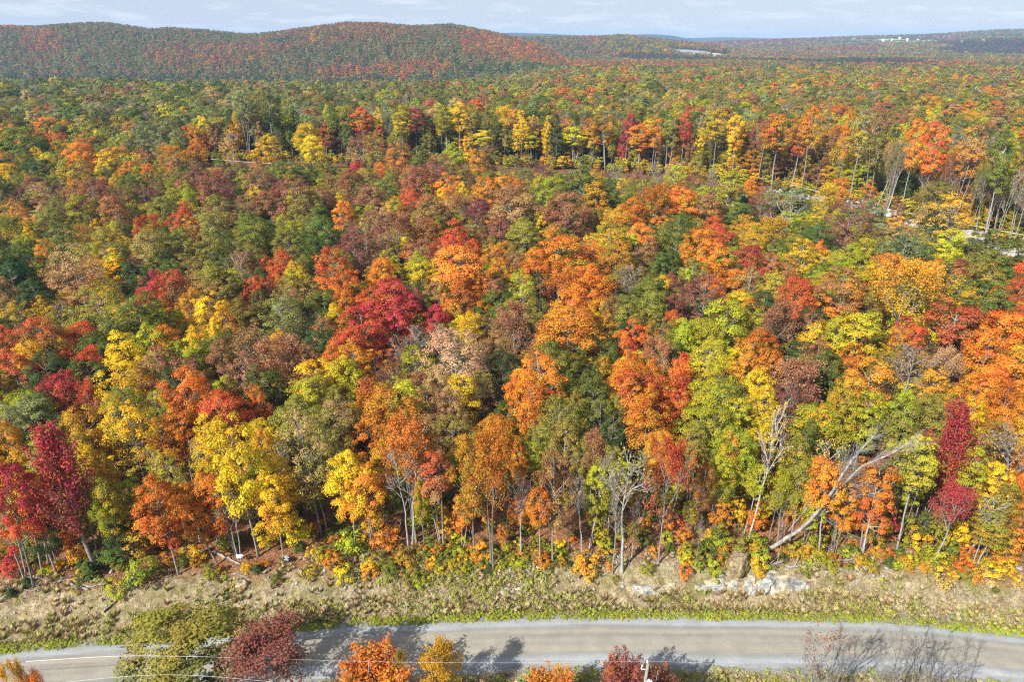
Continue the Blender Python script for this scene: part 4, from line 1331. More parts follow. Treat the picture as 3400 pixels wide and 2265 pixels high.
# slender stems along the forest front, and tall grey stems behind the stony clearing
for q in range(64):
    x0 = -58 + 116 * (q + R.random()) / 64
    y0 = float(yfar(x0)) + 8.2 + 10 * R.random()
    kd = 'ennebe'[R.integers(6)]
    ca, cb = colours('VLAOVYLB'[R.integers(8)])
    put(kd, x0, y0, 2.6 + 1.6 * R.random(), 8 + 6 * R.random(), ca, cb, bark_of('e', 'N'), tilt=0.06)
for q in range(26):
    i = 8.6 + 3.9 * R.random(); j = int(i)
    c = CLEAR[j] * (1 - i + j) + CLEAR[j + 1] * (i - j) + np.array([1.5, 6 + 9 * R.random()])
    ca, cb = colours('NVBT'[R.integers(4)])
    put('nnnb'[R.integers(4)], c[0], c[1], 4.2 + 2 * R.random(), 19 + 6 * R.random(), ca, cb, bark_of('n', 'N') * 1.15, tilt=0.07)


def hidden(x, y, zt):
    """is the point behind the skyline of nearer ground, as seen from the camera"""
    r = np.hypot(x, y)
    az = np.arctan2(x, y)
    m = np.zeros(len(x), bool)
    for s in np.linspace(0.12, 0.97, 40):
        gx, gy = x * s, y * s
        gh = ground(gx, gy) + np.where(gy > 60, 9.0, 0)
        m |= (CAMZ + (zt - CAMZ) * s) < gh - 4.0
    return m


def region_code(x, y, far):
    n1 = wob(x, y, 60.0 if not far else 190.0, 3.0) * 0.75 + (0.45 * wob(x, y, 600.0, 5.0) if far else 0)
    n2 = wob(x, y, 23.0 if not far else 90.0, 1.0)
    out = []
    for a, b, xx, yy in zip(n1, n2, x, y):
        if far:
            s = 'VBMGBBBMVA' if a > 0.2 else 'GGSVVSBBDBV' if a > -0.3 else 'BBMBVOBGBRA'
            if yy > 1500 and xx > 250:
                s = 'BMMRBVPMUB' if a > 0.2 else 'VGSBLVAGB' if a > -0.4 else 'DDUGDMD'  # dark conifer and purple bands put cloud shadow and tint into the crown colours
            if b > 0.8: s = 'DDDGGSDV'
            if xx < 250 and 1050 < yy < 1330 and R.random() < 0.75: s = 'DDDGS'
        else:
            lx = xx / max(yy, 1)
            s = 'GSSVGBGVLTG' if lx < -0.1 else 'VSGLBAGVLSRTVG' if lx < 0.3 else 'VSBALVGOTVLGSB'
            if a < -0.55: s = 'BVBSAMABVLV'
            if a > 0.5: s = 'GSGSVDLSV'
        out.append(s[R.integers(len(s))])
    return out


p = jitter_grid(330, 1150, 8.0)
d, k = near_tree(p)
cd = clear_dist(p[:, 0], p[:, 1])
m = (d > 0.75) & (cd > 20) & ~((p[:, 1] < 430) & (d > 3.5) & (p[:, 1] < 335))
p = p[m]
z = ground(p[:, 0], p[:, 1])
h = ~hidden(p[:, 0], p[:, 1], z + 17)
p, z = p[h], z[h]
codes = region_code(p[:, 0], p[:, 1], False)
for (x, y), zz, c in zip(p, z, codes):
    ca, cb = colours(c)
    W = 7.0 + 7.5 * R.random() ** 1.6
    kd = 'M' if R.random() < 0.82 else 'T'
    if y < 520 and R.random() < 0.6: kd = 'm' if kd == 'M' else 't'
    if c == 'D' and R.random() < 0.45: kd = 'K'; W = 5.0
    if R.random() < 0.05 and y < 600: kd = 'n'; ca, cb = colours('N')
    put(kd, x, y, W, 11.5 + 0.55 * W + 4.5 * R.random(), ca, cb, bark_of('m', 'V'), zz)
FIELDS = [(2905, 131, 150, 90), (2660, 139, 190, 80), (3020, 140, 170, 100), (2300, 176, 70, 75), (2392, 184, 40, 70), (2104, 217, 34, 34), (2780, 145, 120, 60)]


def hit_far(px, py, zo=0.0):
    d = ray(px, py)
    yy = np.linspace(600, 9000, 6000); kk = yy / d[1]
    zs = CAMZ + d[2] * kk
    g = ground(d[0] * kk, yy) + zo
    i = np.nonzero(zs <= g)[0]
    i = i[0] if len(i) else -1
    return np.array([d[0] * kk[i], yy[i], g[i] - zo])


HOUSES = [(2832, 129, 10), (2930, 131, 8), (2958, 128, 5), (2985, 123, 6), (3010, 128, 7), (3045, 130, 6), (3110, 121, 8), (3130, 122, 6), (3150, 118, 5), (3185, 138, 9), (3260, 133, 7), (3292, 126, 6), (3310, 125, 6)]
HXY = [tuple(hit_far(a, b_, 9)[:2]) + (26, 60) for a, b_, c in HOUSES]
FXY = [tuple(hit_far(a, b_)[:2]) + (c, d_) for a, b_, c, d_ in FIELDS]
for y0, y1, st, wmul in ((1150, 2000, 9.6, 1.15), (2000, 3150, 13.0, 1.5), (3150, 5300, 24.0, 2.6)):
    p = jitter_grid(y0, y1, st, 0.82)
    z = ground(p[:, 0], p[:, 1])
    h = ~hidden(p[:, 0], p[:, 1], z + 14)
    for fx, fy, fw, fh in FXY + HXY:
        h &= ~((np.abs(p[:, 0] - fx) < fw) & (p[:, 1] - fy < fh) & (p[:, 1] - fy > -fh * 1.5))
    p, z = p[h], z[h]
    codes = region_code(p[:, 0], p[:, 1], True)
    for (x, y), zz, c in zip(p, z, codes):
        ca, cb = colours(c)
        W = (6.0 + 8.0 * R.random() ** 1.7) * wmul
        kd = 'L'
        if c == 'D' and R.random() < 0.6: kd = 'K'; W *= 0.7
        put(kd, x, y, W, (12 + 5 * R.random()) * (1 + 0.15 * (wmul - 1)), ca, cb, (0.15, 0.13, 0.11), zz)
print('forest points:', len(FP))
scatter('forest', FORMS, FP, FI, FS, FR, np.array(FA), np.array(FB), np.array(FK), 'autumn forest of mixed trees rolling to the far hills', 'forest')
# ---------------------------------------------------------------- low growth, stones and leaves by the road
def bank_points(n, t0, t1, x0=-62, x1=62, keep=None):
    x = R.uniform(x0, x1, n); t = R.uniform(t0, t1, n)
    if keep is not None:
        m = keep(x, t); x, t = x[m], t[m]
    m = ~((x > 20.5) & (x < 34.0) & (t > 1.5) & (t < 6.2) & (R.random(len(x)) < 0.93)) & ~((x > 9.5) & (x < 17.5) & (t > 2.2) & (t < 5.2) & (R.random(len(x)) < 0.8))
    x, t = x[m], t[m]
    y = yfar(x) + t
    return x, y, ground(x, y), t


def scatter_low(name, forms, pts, smin, smax, codes, label, cat, tall=1.0):
    x, y, z, t = pts
    n = len(x)
    s = R.uniform(smin, smax, n)
    cs = [colours(codes[R.integers(len(codes))]) for _ in range(n)]
    scatter(name, forms, np.stack([x, y, z - 0.03], 1), R.integers(len(forms), size=n), np.stack([s, s, s * tall * R.uniform(0.8, 1.3, n)], 1),
            np.stack([R.normal(size=n) * 0.1, R.normal(size=n) * 0.1, R.random(n) * 6.28], 1), np.array([c[0] for c in cs]), np.array([c[1] for c in cs]), (0.12, 0.10, 0.07), label, cat)


def cat_pts(*a):
    return tuple(np.concatenate(q) for q in zip(*a))


W_ = PROTO['w']
low = cat_pts(bank_points(1900, -0.25, 0.85, keep=lambda x, t: wob(x, t * 0, 2.6) + 0.4 * R.normal(size=len(x)) > -0.45),
              bank_points(200, -0.6, 0.2, keep=lambda x, t: wob(x, t * 0, 1.6, 3.0) > 0.3),
              bank_points(900, 0.8, 5.5, keep=lambda x, t: wob(x, t * 3, 2.0, 4.0) + 0.25 * R.normal(size=len(x)) > 0.5),
              bank_points(700, -ROADW - 3.2, -ROADW - 0.1, keep=lambda x, t: (x > -9)))
scatter_low('roadside_weeds', W_, low, 0.40, 0.85, '1111141L', 'low bright green weeds along the gravel road', 'weeds', 0.8)
mid = cat_pts(bank_points(1500, 0.7, 2.8, keep=lambda x, t: wob(x, t * 2, 3.4, 1.0) + 0.5 * R.normal(size=len(x)) > 0.05 - 0.004 * x),
              bank_points(1000, 2.6, 7.5, keep=lambda x, t: wob(x, t * 2, 3.0, 2.0) + 0.3 * R.normal(size=len(x)) > 0.55),
              bank_points(500, 3.0, 8.0, -14, 5),
              bank_points(1300, -ROADW - 8, -ROADW - 0.9))
scatter_low('goldenrod', W_, mid, 0.45, 1.10, '22441313', 'olive and tan weeds covering the bank', 'weeds', 1.1)
gr = cat_pts(bank_points(1900, 0.8, 3.0, keep=lambda x, t: wob(x, t * 2, 2.9, 6.0) + 0.4 * R.normal(size=len(x)) > 0.0),
             bank_points(1100, 1.0, 3.0, 16, 40),
             bank_points(1300, 3.0, 8.0, keep=lambda x, t: wob(x, t * 2, 3.2, 7.0) + 0.4 * R.normal(size=len(x)) > 0.3),
             bank_points(600, -ROADW - 7, -ROADW - 0.6))
scatter_low('dry_grass', PROTO['g'], gr, 0.45, 1.05, '3335232', 'dry tan grass tufts on the bank', 'grass')
und = cat_pts(bank_points(650, 7.0, 24, -75, 75, keep=lambda x, t: R.random(len(x)) < 0.85), bank_points(160, 5.2, 8.5, -14, 6), bank_points(110, 5.6, 8, 20, 55))
scatter_low('undergrowth', PROTO['u'], und, 0.30, 0.75, 'VLLAOYGVGLBV', 'mixed low undergrowth at the forest edge', 'undergrowth', 0.9)

# fallen leaves and small stones lying on the bank
x, y, z, t = bank_points(15000, 0.2, 14, keep=lambda x, t: R.random(len(x)) < np.clip(0.12 + (t - 2) * 0.13, 0.1, 1))
n = len(x)
P = np.stack([x, y, z + 0.07], 1)
V, F = leaf_cards(R, P, np.array([0, 0, 1.0]) + R.normal(size=(n, 3)) * 0.35, 0.15)


def litter_mat(name, cs):
    m, t = newmat(name)
    out = nd(t, 'ShaderNodeOutputMaterial'); p = nd(t, 'ShaderNodeBsdfPrincipled')
    a = nd(t, 'ShaderNodeAttribute', attribute_type='GEOMETRY', attribute_name='leaf')
    L(t, ramp(t, a.outputs['Fac'], cs), p.inputs['Base Color'])
    p.inputs['Roughness'].default_value = 0.7
    L(t, p.outputs[0], out.inputs['Surface'])
    return m


M_LITTER = litter_mat('fallen_leaf', [(0.0, (0.20, 0.08, 0.04)), (0.35, (0.38, 0.16, 0.06)), (0.6, (0.48, 0.25, 0.10)), (0.8, (0.55, 0.36, 0.12)), (1.0, (0.50, 0.12, 0.05))])
lv = np.repeat(R.random(n), 4)
tag(obj('fallen_leaves', mesh_from('fallen_leaves', V, [F], [M_LITTER], attrs={'leaf': lv})), 'brown and orange fallen leaves on the bank', 'leaves', None, 'stuff')


def rock_mesh(name, seed, sub=2, cuts=9, rough=0.06, mat=None, flat=True):
    import bmesh
    rg = np.random.default_rng(seed)
    bm = bmesh.new()
    bmesh.ops.create_icosphere(bm, subdivisions=sub, radius=1.0)
    V = np.array([v.co[:] for v in bm.verts])
    F = np.array([[v.index for v in f.verts] for f in bm.faces])
    bm.free()
    for _ in range(cuts):
        nrm = unit(rg.normal(size=3) * np.array([1, 1, 0.9]))
        d = 0.45 + 0.38 * rg.random()
        s = V @ nrm - d
        V = V - np.clip(s, 0, None)[:, None] * nrm
    ph = rg.random(6) * 6
    for fq, am in ((2.1, 1.0), (4.3, 0.6), (9.0, 0.35)):
        V = V * (1 + rough * am * np.sin(V[:, [0]] * fq + ph[0]) * np.sin(V[:, [1]] * fq * 1.2 + ph[1]) + rough * am * np.sin(V[:, [2]] * fq * 1.4 + ph[2]))
    V = V * (1 + rg.normal(size=(len(V), 1)) * rough * 0.25)
    return mesh_from(name, V, [F], [mat or M_STONE], smooth_shade=not flat)


RK = [rock_mesh('stone', 500 + i, 1, 7, 0.05) for i in range(6)]
st_forms = [{'joined': m} for m in RK]
x, y, z, t = cat_pts(bank_points(5200, 1.6, 8.5, keep=lambda x, t: wob(x, t * 2, 5.0, 9.0) + 0.4 * R.normal(size=len(x)) > -0.2), bank_points(1100, 4.5, 8.8, -5, 40))
n = len(x)
s = 0.035 + 0.12 * R.random(n) ** 3
one = np.ones((n, 3)) * 0.3
scatter('scattered_stones', st_forms, np.stack([x, y, z + 0.02], 1), R.integers(6, size=n), np.stack([s * 1.3, s, s * 0.8], 1), R.random((n, 3)) * 6.28, one, one, (0.3, 0.3, 0.3), 'small pale stones strewn over the bank', 'stones')

# ---------------------------------------------------------------- larger stones, boulders and the rock outcrop, each a thing
ROCKS = []
STONES_PX = []
for txt, ox, oy, sc in (('355 505 36;775 535 38;850 560 30;1070 515 34;180 600 30;430 285 50;485 280 34;1040 315 28;1820 320 32;1865 440 30;2210 375 40;2225 435 36;2170 420 44;1545 310 40;600 390 56;250 590 26;800 660 26;1035 660 24', 850, 1750, 2.6156),
                        ('145 385 50;110 400 30;130 515 62;390 510 24;700 450 24;300 415 34;340 375 24;960 525 42;570 440 22;2000 275 50', 1700, 1750, 2.6156),
                        ('905 385 34;965 370 28;1000 450 28;1040 440 34;1130 440 30;1155 370 34;930 465 24;1225 575 24;935 660 28;1720 555 24;1345 375 44;1290 730 36;1110 540 26;2310 370 60', 2500, 1750, 2.6156),
                        ('970 395 48;585 345 46;1430 665 24;1690 660 28;760 750 26;470 680 24;2140 745 26;2180 710 26', 0, 1750, 2.6156)):
    for e in txt.split(';'):
        a = [float(v) for v in e.split()]
        STONES_PX.append((ox + a[0] / sc, oy + a[1] / sc, a[2] / sc))
for k, (px, py, w) in enumerate(STONES_PX):
    b = hit(px, py)
    W = w * project(b)[2] / FPX
    o = obj('stone', RK[k % 6], None, (b[0], b[1], b[2] + 0.10 * W))
    o.scale = (0.62 * W, 0.5 * W * R.uniform(0.8, 1.1), 0.45 * W * R.uniform(0.8, 1.2))
    o.rotation_euler = (R.normal() * 0.3, R.normal() * 0.3, R.random() * 6.28)
    tag(o, None, 'stone', 'pale stones on the bank')
    ROCKS.append(dict(px=px, py=py, obj=o, code='', size=w * w, words='pale stone'))

OUT = [(2350 + 478 / 3.3625, 1830 + 400 / 3.3625, 135, 200, 'tall blue-grey rock slab split by a crack, middle of the outcrop', 0.55),
       (2350 + 690 / 3.3625, 1830 + 385 / 3.3625, 260, 230, 'biggest cream and grey rock face of the roadside outcrop', 0.5),
       (2350 + 870 / 3.3625, 1830 + 375 / 3.3625, 230, 180, 'cream streaked rock slab at the outcrop, right of the biggest face', 0.5),
       (2350 + 1030 / 3.3625, 1830 + 405 / 3.3625, 210, 100, 'dark slate rock wedge ending the outcrop on its right', 0.4),
       (2350 + 90 / 3.3625, 1830 + 385 / 3.3625, 250, 130, 'long low pale rock ledge left of the earth mound', 0.45),
       (2350 + 270 / 3.3625, 1830 + 390 / 3.3625, 150, 90, 'small tan rock under the earth mound', 0.4),
       (2350 + 490 / 3.3625, 1830 + 315 / 3.3625, 80, 70, 'small blue-grey block on top of the split slab', 0.6),
       (2350 - 60 / 3.3625, 1830 + 430 / 3.3625, 200, 75, 'low grey rock ledge in the tall dry grass', 0.4),
       (1700 + 1265 / 2.6156, 1750 + 560 / 2.6156, 260, 90, 'blue-grey ledge in the bank, well left of the main outcrop', 0.4),
       (1700 + 1120 / 2.6156, 1750 + 550 / 2.6156, 150, 60, 'leftmost slaty ledge of the bedrock in the bank', 0.35),
       (1700 + 1400 / 2.6156, 1750 + 530 / 2.6156, 120, 70, 'grey ledge block between the slaty ledge and the outcrop', 0.4),
       (850 + 2180 / 2.6156, 1750 + 570 / 2.6156, 150, 70, 'grey bedrock patch low in the bank at centre', 0.35),
       (1700 + 60 / 2.6156, 1750 + 520 / 2.6156, 130, 70, 'brown-grey bedrock patch right of the centre bank', 0.35),
       (2090 / 2.6156, 1750 + 505 / 2.6156, 165, 110, 'big round grey boulder below the white sign', 0.6)]
def ledge_mesh(px, py, w, h, size, seed):
    """a face of bedrock standing proud of the slope: broken into facets, its rim sunk in the soil"""
    rg = np.random.default_rng(seed)
    n = 22
    u = np.linspace(-1, 1, n)
    pl = [(rg.normal() * 0.55, rg.normal() * 0.55, 0.15 + 0.9 * rg.random()) for _ in range(9)]
    cu = rg.uniform(-1, 1, (7, 2)); ch = rg.uniform(-0.22, 0.22, 7)
    ph = rg.random(3) * 6
    P = np.zeros((n, n, 3))
    for i, a in enumerate(u):
        for j, c in enumerate(u):
            q = hit(px + a * w / 2, py - c * h / 2)
            f = min(1.1, min(p[2] + p[0] * a + p[1] * c for p in pl))
            f += ch[np.argmin((cu[:, 0] - a) ** 2 + (cu[:, 1] - c) ** 2)]
            ang = math.atan2(c, a)
            r = math.hypot(a, c) / (0.98 + 0.13 * math.sin(3 * ang + ph[0]) + 0.09 * math.sin(7 * ang + ph[1]))
            d = size * 0.36 * (max(0.25, f + 0.35)) * (1 - min(1, r) ** 5) - 0.16 * max(0.0, r - 0.80) * 6 + 0.05
            d += 0.035 * rg.normal()
            P[i, j] = q + np.array([0, -0.55, 0.83]) * d
    return mesh_from('rock_outcrop', P.reshape(-1, 3), [grid_faces(n, n)], [M_ROCK])


for k, (px, py, w, h, lab, em) in enumerate(OUT):
    s_ = 3.3625 if k < 8 else 2.6156
    b = hit(px, py + 0.25 * h / s_)
    dep = project(b)[2]
    W, Hh = w / s_ * dep / FPX, h / s_ * dep / FPX
    if k == 13:
        o = obj('boulder', rock_mesh('boulder', 540 + k, 4, 13, 0.045, M_ROCK), None, (b[0], b[1] + 0.35 * Hh, b[2] + 0.10 * Hh))
        o.scale = (0.6 * W, 0.6 * Hh, 0.45 * Hh)
    else:
        o = obj('rock_outcrop', ledge_mesh(px, py, 1.2 * w / s_, 1.35 * h / s_, min(W, Hh), 540 + k))
    tag(o, lab, 'rock', 'bedrock showing in the bank')
b = hit(2350 + 400 / 3.3625, 1830 + 300 / 3.3625)
m = rock_mesh('earth_mound', 590, 4, 7, 0.17, M_BANK, flat=True)
a = m.attributes.new('dist', 'FLOAT', 'POINT'); a.data.foreach_set('value', np.full(len(m.vertices), 2.5, np.float32))
o = obj('earth_mound', m, None, (b[0] - 0.2, b[1] + 1.1, b[2] + 0.5)); o.scale = (1.5, 1.4, 2.1); o.rotation_euler = (0.1, 0.12, 0.4)
tag(o, 'upturned root mound of brown earth above the outcrop', 'mound')


def stump(px, py, r, h, lab):
    b = hit(px, py)
    tb = Tubes(); tb.add(np.array([[b[0], b[1], b[2] - 0.3], [b[0] + 0.05, b[1], b[2] + h * 0.6], [b[0] + 0.08, b[1] + 0.05, b[2] + h]]), np.array([r * 1.3, r * 1.05, r]), 10)
    o = obj('tree_stump', tb.mesh('tree_stump', M_DEAD)); tag(o, lab, 'stump')


stump(2350 + 385 / 3.3625, 1830 + 120 / 3.3625, 0.5, 0.9, 'pale cut stump standing above the root mound')

# ---------------------------------------------------------------- fallen logs and poles
LOGS = []


def log(pts, r, lab, name='fallen_log', lift=0.15, mat=M_DEAD, ox=0, oy=1750, s=2.6156, branches=0):
    q = []
    for i, (a, b_) in enumerate(pts):
        h = hit(ox + a / s, oy + b_ / s, lift)
        q.append([h[0], h[1], h[2] + lift])
    q = np.array(q)
    u = np.linspace(0, 1, len(q)); uu = np.linspace(0, 1, max(6, 3 * len(q)))
    Q = np.stack([np.interp(uu, u, q[:, k]) for k in range(3)], 1)
    Q[1:-1] += R.normal(size=Q[1:-1].shape) * 0.05
    Q[:, 2] = np.maximum(Q[:, 2], ground(Q[:, 0], Q[:, 1]) + r * 0.6)
    tb = Tubes(); tb.add(Q, np.linspace(r, r * 0.5, len(Q)), 8)
    for _ in range(branches):
        i = int(R.integers(1, len(Q) - 1))
        d = unit(Q[i] - Q[i - 1]) + R.normal(size=3) * 0.5 + np.array([0, 0, 0.25])
        tb.add(np.array([Q[i], Q[i] + d * 0.5, Q[i] + d * (0.9 + 0.5 * R.random()) + np.array([0, 0, 0.1])]), np.array([0.4, 0.28, 0.1]) * r, 5)
    o = obj(name, tb.mesh(name, mat))
    tag(o, lab, 'log', 'fallen logs and branches')
    pxy = np.array([project(v)[:2] for v in Q]).mean(0)
    LOGS.append((pxy, lab))


log([(0, 555), (110, 545), (232, 525)], .11, 'grey log lying at the far left edge of the bank')
log([(185, 553), (320, 570)], .09, 'short grey branch crossing the leaning red tree foot', branches=2)
log([(590, 500), (680, 525), (775, 556)], .17, 'thick pale log lying in the leaf litter at left')
log([(755, 527), (850, 515), (945, 500)], .12, 'pale log beside the yellow bush, right of the thick log')
log([(400, 500), (640, 465), (900, 468)], .07, 'long thin pale pole behind the thick log', branches=2)
log([(290, 435), (400, 470), (600, 440)], .06, 'thin crooked branch on leaf litter behind the grey log', branches=3)
log([(20, 490), (150, 455)], .05, 'small twig branch at the far left under red leaves', branches=2)
log([(340, 520), (325, 570)], .05, 'short white splinter beside the leaning red tree foot')
log([(1860, 225), (1980, 280), (2085, 327)], .17, 'thick white log in front of the white sign')
log([(905, 750), (1000, 660), (1105, 535)], .08, 'dark slanting pole on the bank below the yellow bush', mat=M_BARK)
log([(1865, 622), (1930, 550), (1992, 490)], .07, 'grey slanting stick left of the round boulder', mat=M_DEAD)
log([(2030, 412), (2160, 445)], .07, 'pale stick lying over the round boulder')
log([(2290, 415), (2360, 355)], .14, 'grey log below the dark sign', mat=M_DEAD)
log([(340, 525), (480, 560), (560, 590), (645, 635)], .06, 'long slender curved branch on the bank left of centre', ox=850)
log([(445, 462), (480, 582)], .06, 'upright broken stick crossing the slender curved branch', ox=850)
log([(2262, 322), (2354, 345)], .09, 'pale log at the left end of the white stones', ox=850)
log([(2100, 376), (2260, 340)], .06, 'tan branch lying among orange litter at centre', ox=850)
log([(2000, 305), (2060, 330), (2085, 395)], .11, 'twisted grey root under the orange forked tree', ox=850)
log([(45, 322), (130, 350), (222, 376)], .10, 'straight pale log left of the amber slender tree', ox=1700)
log([(880, 232), (960, 285), (1062, 348)], .12, 'pale log leaning behind the grey twin-stemmed tree', ox=1700)
log([(1500, 205), (1562, 240)], .08, 'short pale log in the orange shrubs', ox=1700)
log([(778, 436), (842, 405)], .10, 'short grey log end in front of the twin-stemmed tree', ox=1700)
log([(2055, 335), (2142, 268)], .20, 'thick broken pink-grey log right of the root mound', ox=1700)
log([(900, 60), (1000, 40), (1190, 55)], .14, 'weathered log pile in the shade between front trunks', ox=1700, branches=3)
log([(280, 340), (330, 358), (430, 350), (580, 325), (740, 300), (860, 285), (1020, 262)], .17, 'long curved pale log along the top of the right bank', ox=2500, branches=5)
log([(1090, 312), (1220, 276), (1480, 268)], .10, 'thin pale log right of the long curved log', ox=2500, branches=4)
log([(810, 262), (880, 280), (1000, 292)], .10, 'short pale log touching the long curved log', ox=2500)
log([(100, 356), (180, 335), (290, 288)], .14, 'gnarled driftwood root at the outcrop top', ox=2500, branches=3)
log([(690, 370), (800, 385), (865, 412)], .09, 'splintered grey branch on the bank right of the outcrop', ox=2500, branches=2)
log([(1190, 290), (1380, 320), (1480, 350)], .07, 'brushy dead branch below the orange shrub at right', ox=2500, branches=5)
log([(100, 600), (140, 545), (186, 480)], .07, 'grey stick leaning on the biggest rock face', ox=2500, lift=0.9)
log([(1640, 430), (1705, 290)], .05, 'thin dead stem leaning in front of orange leaves at right', ox=2500, lift=0.5)

# ---------------------------------------------------------------- the big birch that has come down across the orange maple
def fallen_birch():
    Yb = hit(2500 + 110 / 2.24, 1300 + 1190 / 2.24)
    def q(x, y, dy):
        return at(2500 + x / 2.24, 1300 + y / 2.24, Yb[1] - 0.9 * dy)
    root = empty('fallen_birch', Yb)
    root.location = (0, 0, 0)
    tr = Tubes()
    def limb(pts, r0, r1, sides=7, tubes=tr):
        q_ = np.array(pts)
        u = np.linspace(0, 1, len(q_)); uu = np.linspace(0, 1, 3 * len(q_))
        Q = np.stack([np.interp(uu, u, q_[:, k]) for k in range(3)], 1)
        Q[1:-1] = (Q[:-2] + 2 * Q[1:-1] + Q[2:]) / 4
        Q[1:-1] += R.normal(size=Q[1:-1].shape) * 0.03
        tubes.add(Q, np.linspace(r0, r1, len(Q)), sides)
        return Q
    b0 = Yb + np.array([-0.1, 0, -0.1])
    limb([b0, q(220, 1110, 0.5), q(330, 1045, 0.9), q(440, 950, 1.3)], .28, .19)
    main = [limb([q(400, 985, 1.1), q(520, 850, 1.6), q(590, 750, 2.0), q(660, 620, 2.4), q(740, 510, 2.8), q(800, 440, 3.2), q(900, 330, 3.6)], .20, .06),
            limb([q(440, 950, 1.2), q(560, 800, 1.5), q(680, 690, 1.8), q(800, 560, 2.2), q(920, 510, 2.4), q(1050, 460, 2.6), q(1160, 380, 3.0)], .17, .05),
            limb([q(420, 960, 1.1), q(540, 830, 1.3), q(640, 740, 1.4), q(760, 690, 1.4)], .14, .04),
            limb([q(440, 950, 1.0), q(560, 860, 1.0), q(700, 780, 1.0), q(860, 770, 0.9), q(960, 740, 0.8)], .14, .035),
            limb([q(430, 960, 0.9), q(580, 880, 0.7), q(720, 880, 0.5), q(800, 885, 0.4)], .12, .03),
            limb([q(330, 1045, 0.8), q(440, 1010, 0.4), q(540, 950, 0.2), q(640, 1020, -0.2), q(770, 1090, -0.6)], .11, .03),
            limb([q(260, 1040, 0.6), q(330, 960, 0.9), q(400, 870, 1.3)], .08, .025)]
    br = Tubes()
    for k, Q in enumerate(main):
        for _ in range((40, 44, 18, 20, 14, 12, 5)[k]):
            i = int(R.integers(len(Q) // 3, len(Q) - 1))
            d = unit(Q[min(i + 1, len(Q) - 1)] - Q[i - 1])
            d = unit(d + R.normal(size=3) * 0.30 + np.array([0.10, 0, 0.10]))
            ln = 1.0 + 2.2 * R.random()
            p0 = Q[i]; pts = [p0]
            for s in range(5):
                d = unit(d + R.normal(size=3) * 0.13 + np.array([0.05, 0, -0.05]))
                pts.append(pts[-1] + d * ln / 5)
            br.add(np.array(pts), np.linspace(.018, .007, 6), 4, cap=False)
            for _ in range(5):
                j = int(R.integers(1, 5)); d2 = unit(d + R.normal(size=3) * 0.5)
                br.add(np.array([pts[j], pts[j] + d2 * 0.6, pts[j] + d2 * 1.1 + np.array([0, 0, -0.1])]), np.array([.013, .010, .006]), 3, cap=False)
    obj('trunk', tr.mesh('trunk', M_DEAD), root)
    tag(obj('branches', br.mesh('branches', M_DEAD), root), None, None, None, 'stuff')
    tag(root, 'big bleached dead birch toppled to the right over an orange maple', 'tree')


fallen_birch()

# ---------------------------------------------------------------- two small signs
def box(cx, cy, cz, sx, sy, sz):
    v = np.array([[x, y, z] for x in (-1, 1) for y in (-1, 1) for z in (-1, 1)]) * np.array([sx, sy, sz]) / 2 + np.array([cx, cy, cz])
    f = np.array([[0, 1, 3, 2], [4, 6, 7, 5], [0, 4, 5, 1], [2, 3, 7, 6], [0, 2, 6, 4], [1, 5, 7, 3]])
    return v, f


def boxes(name, lst, mat, parent=None):
    V, F, n = [], [], 0
    for b_ in lst:
        v, f = box(*b_); V.append(v); F.append(f + n); n += 8
    return obj(name, mesh_from(name, np.concatenate(V), [np.concatenate(F)], [mat]), parent)


def sign(px, py, w, h, board, ink, lines, lab, tilt, roll, hgt):
    b = hit(px, py, hgt)
    root = empty('roadside_sign', b)
    root.rotation_euler = (0, 0, 0.05)
    boxes('post', [(-w * 0.32, 0.05, hgt * 0.5 - 0.2, 0.05, 0.05, hgt + 0.4), (w * 0.32, 0.05, hgt * 0.5 - 0.2, 0.05, 0.05, hgt + 0.4)], M_WOODPOLE, root)
    bd = boxes('sign_board', [(0, 0, 0, w, 0.03, h)], board, root)
    bd.location = (0, 0, hgt); bd.rotation_euler = (tilt, roll, 0)
    boxes('lettering', [(x * w, -0.018, z * h, lw * w, 0.006, lh * h) for x, z, lw, lh in lines], ink, bd)
    tag(root, lab, 'sign')


sign(797, 1851, 0.78, 0.46, M_WHITE, M_INK, [(-0.02, 0.27, 0.2, 0.08), (-0.33, -0.1, 0.10, 0.18), (-0.2, -0.13, 0.05, 0.14), (-0.05, -0.1, 0.09, 0.16), (0.2, -0.1, 0.09, 0.2), (0.33, -0.08, 0.06, 0.22), (-0.36, -0.36, 0.14, 0.12), (-0.12, -0.36, 0.1, 0.08)],
     'small white sign with dark lettering among the trunks at left', -0.35, 0.05, 1.0)
sign(952, 1858, 0.80, 0.56, M_NAVY, M_WHITE, [(-0.05, 0.44, 0.86, 0.06), (-0.12, 0.24, 0.36, 0.11), (0.24, 0.2, 0.26, 0.11), (0.02, -0.06, 0.26, 0.09), (-0.18, -0.3, 0.34, 0.1), (0.2, -0.33, 0.42, 0.1)],
     'small navy sign with white lettering on the grassy bank', -0.55, 0.10, 0.7)

